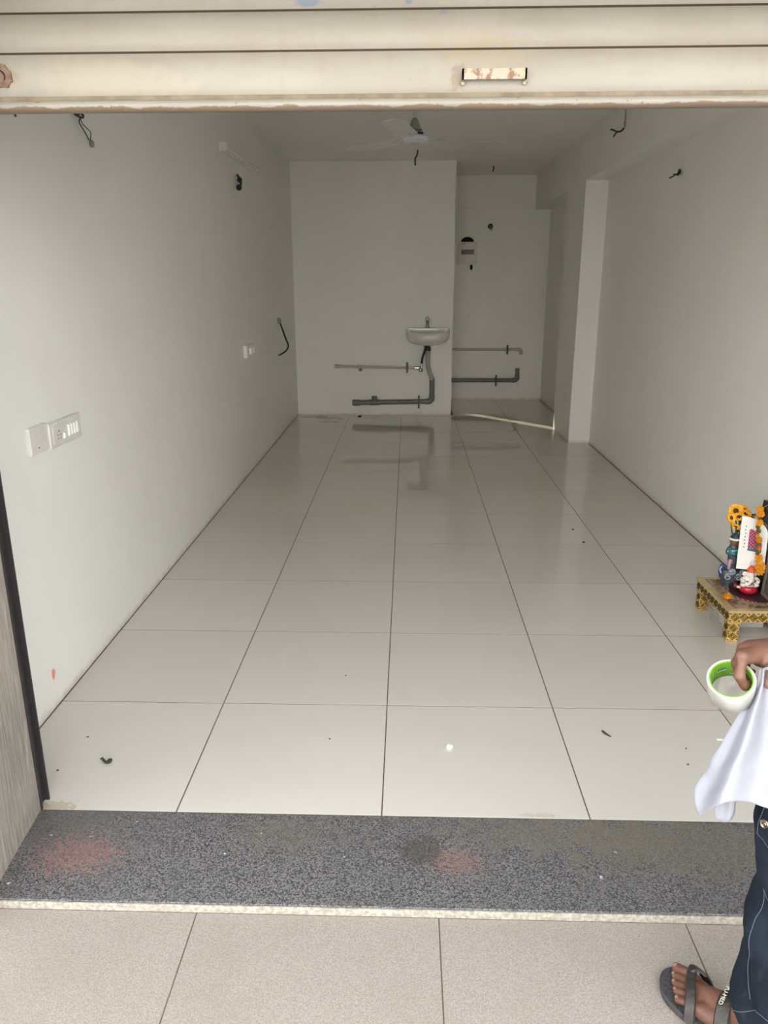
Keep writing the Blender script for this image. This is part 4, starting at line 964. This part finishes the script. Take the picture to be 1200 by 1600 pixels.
def s_of(z): # approx parameter on the left leg for height z
    lo, hi = 0.0, 1.0
    for _ in range(30):
        m = (lo + hi) / 2
        if lf(3.3, m).z < z: lo = m
        else: hi = m
    return lo
def on_leg(thd, z, off=.001):
    s = s_of(z); th = radians(thd); p = lf(th, s); return p + V((cos(th), sin(th), 0)) * off
stm = MB()
stm.tube([on_leg(187 + 2.5 * sin(k * .5) + (6 if k > 20 else 0) * (k - 20) / 8, .345 - .21 * k / 28, .0006) for k in range(29)], .0008, 5)
stm.tube([on_leg(186 + 80 * k / 24, .345 - .010 * sin(k * .3), .0006) for k in range(25)], .0007, 5)
stm.tube([on_leg(178 + 90 * k / 24, .098 + .03 * min(1, k / 8), .0006) for k in range(25)], .0007, 5)
stm.build('stitching', 'stitch', jo)
# cargo flap with button
fl = MB(); nA, nB = 22, 12; fp = []
def flapz(a): return .450 - .030 * min(1, a / 45)
G = []
for j in range(nB + 1):
    row = []
    for i in range(nA + 1):
        a = 92 * i / nA; zb = flapz(a) + (.02 * (1 - a / 8) if a < 8 else 0); z = zb + (.56 - zb) * j / nB
        row.append(on_leg(180 + a, z, .0075))
    G.append(row)
fl.rings(G, cap=False, closed=False)
fo = fl.build('pocket_flap', 'denim', jo, angle=80); md = fo.modifiers.new('thick', 'SOLIDIFY'); md.thickness = .004; md.offset = -1
fs = MB(); fs.tube([on_leg(184, .54 - .08 * k / 8, .0085) for k in range(9)] + [on_leg(184 + 86 * k / 22, flapz(86 * k / 22 + 3) + .010, .0085) for k in range(23)], .0007, 5); fs.build('stitching', 'stitch', fo)
bp = on_leg(193, .488, .0095); bn = V((cos(radians(203)), sin(radians(203)), 0))
bt_ = MB().lathe([(.001, .003), (.003, .0032), (.0045, .0018), (.0065, .0022), (.0085, .0034), (.0095, .0022), (.0095, -.002)], (0, 0, 0), 22)
q = bn.to_track_quat('Z', 'Y').to_matrix(); bt_.v = [tuple(q @ V(p) + bp) for p in bt_.v]; bt_.build('button', 'button_metal', fo)
# flip-flops
def flipflop(ank, d, s, tips, txt):
    g0 = V((ank.x, ank.y, ZG)); 
    prof = [(-.068, -.012, .022), (-.06, -.028, .036), (-.03, -.036, .042), (.03, -.034, .040), (.08, -.042, .046), (.125, -.050, .052), (.165, -.047, .055), (.195, -.034, .052), (.214, -.012, .040), (.222, .010, .022)]
    sp_l = spline([(a, b, 0) for a, b, c in prof], 4); sp_r = spline([(a, c, 0) for a, b, c in prof], 4)
    out = [(p.x, p.y) for p in sp_l] + [(p.x, p.y) for p in sp_r[::-1]]
    def poly(scale, z):
        cx = .075; cy = .003; return [g0 + d * (cx + (a - cx) * scale) + s * (cy + (b - cy) * scale) + UP * z for a, b in out]
    ff = empty('flip_flop', (g0.x, g0.y, ZG)); ff.parent = pe; ff.matrix_parent_inverse = pe.matrix_basis.inverted(); ff['label'] = 'grey brown rubber flip-flop'
    ff.location = (g0.x, g0.y, ZG)
    m = MB().rings([poly(.985, .0005), poly(1.0, .004), poly(1.0, .014), poly(.985, .0175)]); 
    bpy.context.view_layer.update()
    m.build('sole', 'sole_rubber', None, angle=45)
    o_ = [x for x in COL.objects if x.name.startswith('sole')][-1]; par(o_, ff)
    mr = MB().tube([p for p in poly(1.0, .0165)] + [poly(1.0, .0165)[0]], .0016, 5).build('sole_rim', 'sole_edge'); par(mr, ff)
    return ff, g0
def par(o_, p_):
    bpy.context.view_layer.update(); o_.parent = p_; o_.matrix_parent_inverse = p_.matrix_world.inverted()
def band(path, wid, th, nrm):
    """flat strap along path, nrm gives the outward direction at each point"""
    R = []
    n = len(path)
    for i in range(n):
        t = (path[min(i + 1, n - 1)] - path[max(i - 1, 0)]).normalized(); up = nrm[i].normalized(); b_ = t.cross(up).normalized(); up = b_.cross(t)
        w_ = wid[i] if isinstance(wid, list) else wid
        R.append([path[i] + b_ * w_ / 2 - up * th * .3, path[i] + b_ * w_ * .4 + up * th, path[i] - b_ * w_ * .4 + up * th, path[i] - b_ * w_ / 2 - up * th * .3])
    return MB().rings(R)
def straps(ff, g0, d, s, txt):
    gz = g0 + UP * .022
    # diagonal strap across the toes' base and a broad strap over the instep
    a = spline([gz + d * .120 - s * .058 + UP * (-.006), gz + d * .128 - s * .046 + UP * .020, gz + d * .142 - s * .020 + UP * .033, gz + d * .158 + s * .008 + UP * .033, gz + d * .168 + s * .034 + UP * .030], 6)
    na = [UP * .8 - s * .6] * 6 + [UP - s * .2] * 12 + [UP] * 7
    x = band(a, [.022] * 10 + [.020] * 15, .004, na[:len(a)]).build('toe_strap', 'strap_rubber', None, angle=50); par(x, ff)
    c = spline([gz + d * .172 + s * .026 + UP * .016, gz + d * .168 + s * .034 + UP * .034, gz + d * .155 + s * .049 + UP * .024, gz + d * .140 + s * .055 + UP * .004, gz + d * .13 + s * .052 - UP * .006], 6)
    x = band(c, .024, .004, [d * .4 + UP] * 8 + [UP + s * .6] * 6 + [s + UP * .3] * 11).build('toe_loop', 'strap_rubber', None, angle=50); par(x, ff)
    e = spline([gz + d * .055 - s * .052 + UP * (-.006), gz + d * .062 - s * .046 + UP * .03, gz + d * .070 - s * .026 + UP * .054, gz + d * .074 + s * .004 + UP * .063, gz + d * .068 + s * .030 + UP * .050, gz + d * .058 + s * .043 + UP * .022, gz + d * .052 + s * .046 - UP * .006], 6)
    ne = [(-s) + UP * .2] * 5 + [UP - s * .7] * 8 + [UP] * 8 + [UP + s * .7] * 8 + [s + UP * .2] * 8
    x = band(e, .030, .004, ne[:len(e)]).build('instep_strap', 'strap_rubber', None, angle=50); par(x, ff)
    if txt:
        tm = text_mesh(txt, .0125, .0003); tm.materials.append(MATS['strap_print'])
        o_ = bpy.data.objects.new('strap_lettering', tm); COL.objects.link(o_)
        ex = (-s); ez = (UP * .86 - s * .28 + d * .40).normalized(); ex = (ex - ez * ex.dot(ez)).normalized(); ey = ez.cross(ex)
        mx = Matrix((ex, ey, ez)).transposed().to_4x4(); mx.translation = gz + d * .0795 - s * .008 + UP * .0685; o_.matrix_world = mx
        par(o_, ff)
ff, g0 = flipflop(lank, D, RT, ltips, True); straps(ff, g0, D, RT, 'PU-MED')
sR = V((-DR.y, DR.x, 0)); ff, g0 = flipflop(rank, DR, sR, rtips, False); straps(ff, g0, DR, sR, None)

# ------------------------------------------------------------------ tape roll and cloth in the hand
ra = V((-.2865, -.4589, .8411)).normalized(); e1 = V((.9094, .1460, .3895)); e1 = (e1 - ra * e1.dot(ra)).normalized(); e2 = ra.cross(e1)
rc = at(1142.5, 1061, 1.395)
def RP(p, q, h): return rc + e1 * p + e2 * q + ra * h
def ring_mesh(prof, seg=64): # closed profile of (radius, h)
    return MB().rings([[RP(r * cos(2 * pi * k / seg), r * sin(2 * pi * k / seg), h) for k in range(seg)] for r, h in prof], cap=False)
tr = empty('tape_roll', rc, 'roll of clear white packing tape with green printed core held in the hand', 'tape roll')
ring_mesh([(.0418, -.048), (.0423, -.0475), (.0423, -.0005), (.0418, 0)]).build('tape', 'tape_white', tr, angle=50)
ring_mesh([(.0418, 0), (.0378, 0), ]).build('tape_side', 'tape_side', tr); ring_mesh([(.0418, -.048), (.0378, -.048)]).build('tape_side', 'tape_side', tr)
ring_mesh([(.0377, .0), (.0355, .0), (.0353, -.0005), (.0353, -.0475), (.0377, -.048)]).build('core', 'core_green', tr, angle=50)
def plate(ang, h, wa, wh, m, name, r=.0351, n=8):
    mb = MB(); mb.rings([[RP(r * cos(ang + wa * (k / n - .5)), r * sin(ang + wa * (k / n - .5)), h + s_ * wh / 2) for k in range(n + 1)] for s_ in (-1, 1)], cap=False, closed=False); return mb.build(name, m, tr)
lm = text_mesh('Limet', .0085, .0001); lm.materials.append(MATS['print_white'])
for ang, h in ((148, -.010), (170, -.020), (84, -.022), (20, -.012), (215, -.015), (285, -.03), (330, -.015), (45, -.035)):
    a = radians(ang); pp = plate(a, h, .56, .0095, 'core_plate', 'printed_label')
    n_ = -(e1 * cos(a) + e2 * sin(a)); ex = (e1 * -sin(a) + e2 * cos(a)); ex = -ex; ey = n_.cross(ex)
    if ey.dot(ra) < 0: ex = -ex; ey = -ey
    mx = Matrix((ex, ey, n_)).transposed().to_4x4(); mx.translation = rc + (e1 * cos(a) + e2 * sin(a)) * .0339 + ra * h
    o_ = bpy.data.objects.new('lettering', lm); COL.objects.link(o_); o_.matrix_world = mx; bpy.context.view_layer.update(); o_.parent = pp; o_.matrix_parent_inverse = pp.matrix_world.inverted()
plate(radians(118), -.024, .035, .047, 'core_line', 'core_seam')

# white cloth
def lerp_poly(P_, t):
    x = t * (len(P_) - 1); i = min(int(x), len(P_) - 2); f = x - i; return [P_[i][k] * (1 - f) + P_[i + 1][k] * f for k in range(len(P_[0]))]
left = [(1188, 1046), (1184, 1066), (1173, 1096), (1160, 1124), (1148, 1148), (1136, 1170), (1125, 1190), (1111, 1209), (1102, 1222), (1088, 1236), (1079, 1246)]
right = [(1200, 1042), (1206, 1064), (1212, 1096), (1218, 1124), (1224, 1148), (1230, 1170), (1236, 1190), (1241, 1209), (1246, 1222), (1249, 1240), (1251, 1268)]
botm = [(0, 1246), (.012, 1258), (.03, 1268), (.055, 1274), (.09, 1274.5), (.13, 1270), (.2, 1261), (.3, 1255), (.42, 1252.5), (.55, 1254), (.66, 1261), (.8, 1268), (1, 1274)]
def bot(s):
    for i in range(len(botm) - 1):
        if botm[i][0] <= s <= botm[i + 1][0]:
            f = (s - botm[i][0]) / (botm[i + 1][0] - botm[i][0]); return botm[i][1] * (1 - f) + botm[i + 1][1] * f
    return botm[-1][1]
cl = MB(); nS, nT = 60, 56; G = []
for j in range(nT + 1):
    t = j / nT; row = []
    for i in range(nS + 1):
        s = i / nS
        lx, ly = lerp_poly(left, t); rx, ry_ = lerp_poly(right, t)
        vtop = 1046 * (1 - s) + 1042 * s; vb = bot(s)
        u = lx * (1 - s) + rx * s
        # rounded lower left corner
        v = vtop + (vb - vtop) * t
        k_l = max(0, (t - .93) / .07); u += 5.0 * k_l ** 2 * max(0, 1 - s / .12) 
        fold = sin(s * 13 + 1.2 * t) * .5 + sin(s * 7.3 + 2.0) * .6
        d = 1.372 + .075 * t + (.005 + .030 * t) * fold + .03 * t * sin(pi * s) * -1 + .008 * t * mn.noise(V((s * 4, t * 5, 1.3)))
        row.append(at(u, v, d))
    G.append(row)
cl.rings(G, cap=False, closed=False)
# hind layer with the second lobe
G = []
for j in range(21):
    t = j / 20; row = []
    for i in range(15):
        s = i / 14; um = 1150 - 18 * t; hw = 6 + 10.5 * t
        u = um + (s - .5) * 2 * hw; ve = 1285 - 11 * abs(2 * s - 1) ** 3.0
        if t > .9: u = um + (s - .5) * 2 * hw * (1 - .10 * ((t - .9) / .1) ** 2)
        v = 1150 + (ve - 1150) * t; d = 1.445 + .05 * t + .006 * sin(s * 6)
        row.append(at(u, v, d))
    G.append(row)
cl.rings(G, cap=False, closed=False)
co = tag(cl.build('white_cloth', 'white_cloth', None, angle=80), 'white cloth with rounded corners hanging from the hand beside the jeans', 'cloth')
md = co.modifiers.new('thick', 'SOLIDIFY'); md.thickness = .0014

# ------------------------------------------------------------------ bits on the floor
def crumb(x, y, r, m, name, label, seed, cat='debris', group=None, z=.0):
    random.seed(seed); b = MB().ball((0, 0, 0), (r, r * .8, r * .6), 9, 6)
    b.v = [tuple(V((x, y, z + r * .45)) + V(p) * (1 + random.uniform(-.3, .3))) for p in b.v]
    return tag(b.build(name, m, None, False), label, cat, group)
lfp = [onp(2, .004, *q) for q in ((157, 1187.5), (160, 1187), (162, 1190), (165, 1192), (168, 1191), (171, 1189), (175, 1187.5))]
m = MB().tube([p + V((0, 0, .004 * sin(i * 1.1) + .003)) for i, p in enumerate(lfp)], [.002, .003, .004, .005, .006, .008, .004], 7); tag(m.build('dry_leaf', 'dry_leaf'), 'curled dark dry leaf on floor tile near left jamb', 'leaf')
tag(MB().tube(spline([onp(2, .003, 940, 1141) , onp(2, .004, 946, 1146), onp(2, .003, 955, 1151)], 4), [.001, .003, .0035, .004, .0035, .003, .0025, .002, .001], 6).build('twig', 'twig'), 'short dark twig on floor tile in front of stool', 'twig')
crumb(.213, .34, .012, 'paper', 'paper_ball', 'crumpled white paper ball on floor tile near the doorway', 2, 'paper')
tag(MB().box((1.116, .409, 0.0005), (1.136, .417, .003)).build('paper_scrap', 'paper'), 'tiny white paper scrap on floor near the hanging cloth', 'paper')
crumb(-.475, 6.77, .02, 'dry_leaf', 'cable_bead', 'dark round lump on floor against back wall left of basin', 8, 'lump')
for k, (u, v, lb) in enumerate(((90, 1204, 'dark dirt speck on the tile beside the left door guide'), (137, 1152, 'dark dirt speck just behind the curled dry leaf'), (515, 1155, 'dark dirt speck on front floor tile left of the centre joint'),
        (1072, 1170, 'dark dirt speck on front floor tile left of hanging cloth, farther of two'), (1075, 1195, 'dark dirt speck on front floor tile left of hanging cloth, nearer of two'), (895, 828, 'small brown mark deep on the floor right of centre, farther of two'),
        (912, 848, 'small brown mark deep on the floor right of centre, nearer of two'), (540, 1056, 'tiny dirt speck on second tile row left of the centre joint'))):
    p = onp(2, 0, u, v); crumb(p.x, p.y, .0035 if v > 900 else .007, 'twig', 'dirt_speck', lb, 30 + k, 'dirt', 'dirt specks on the floor')
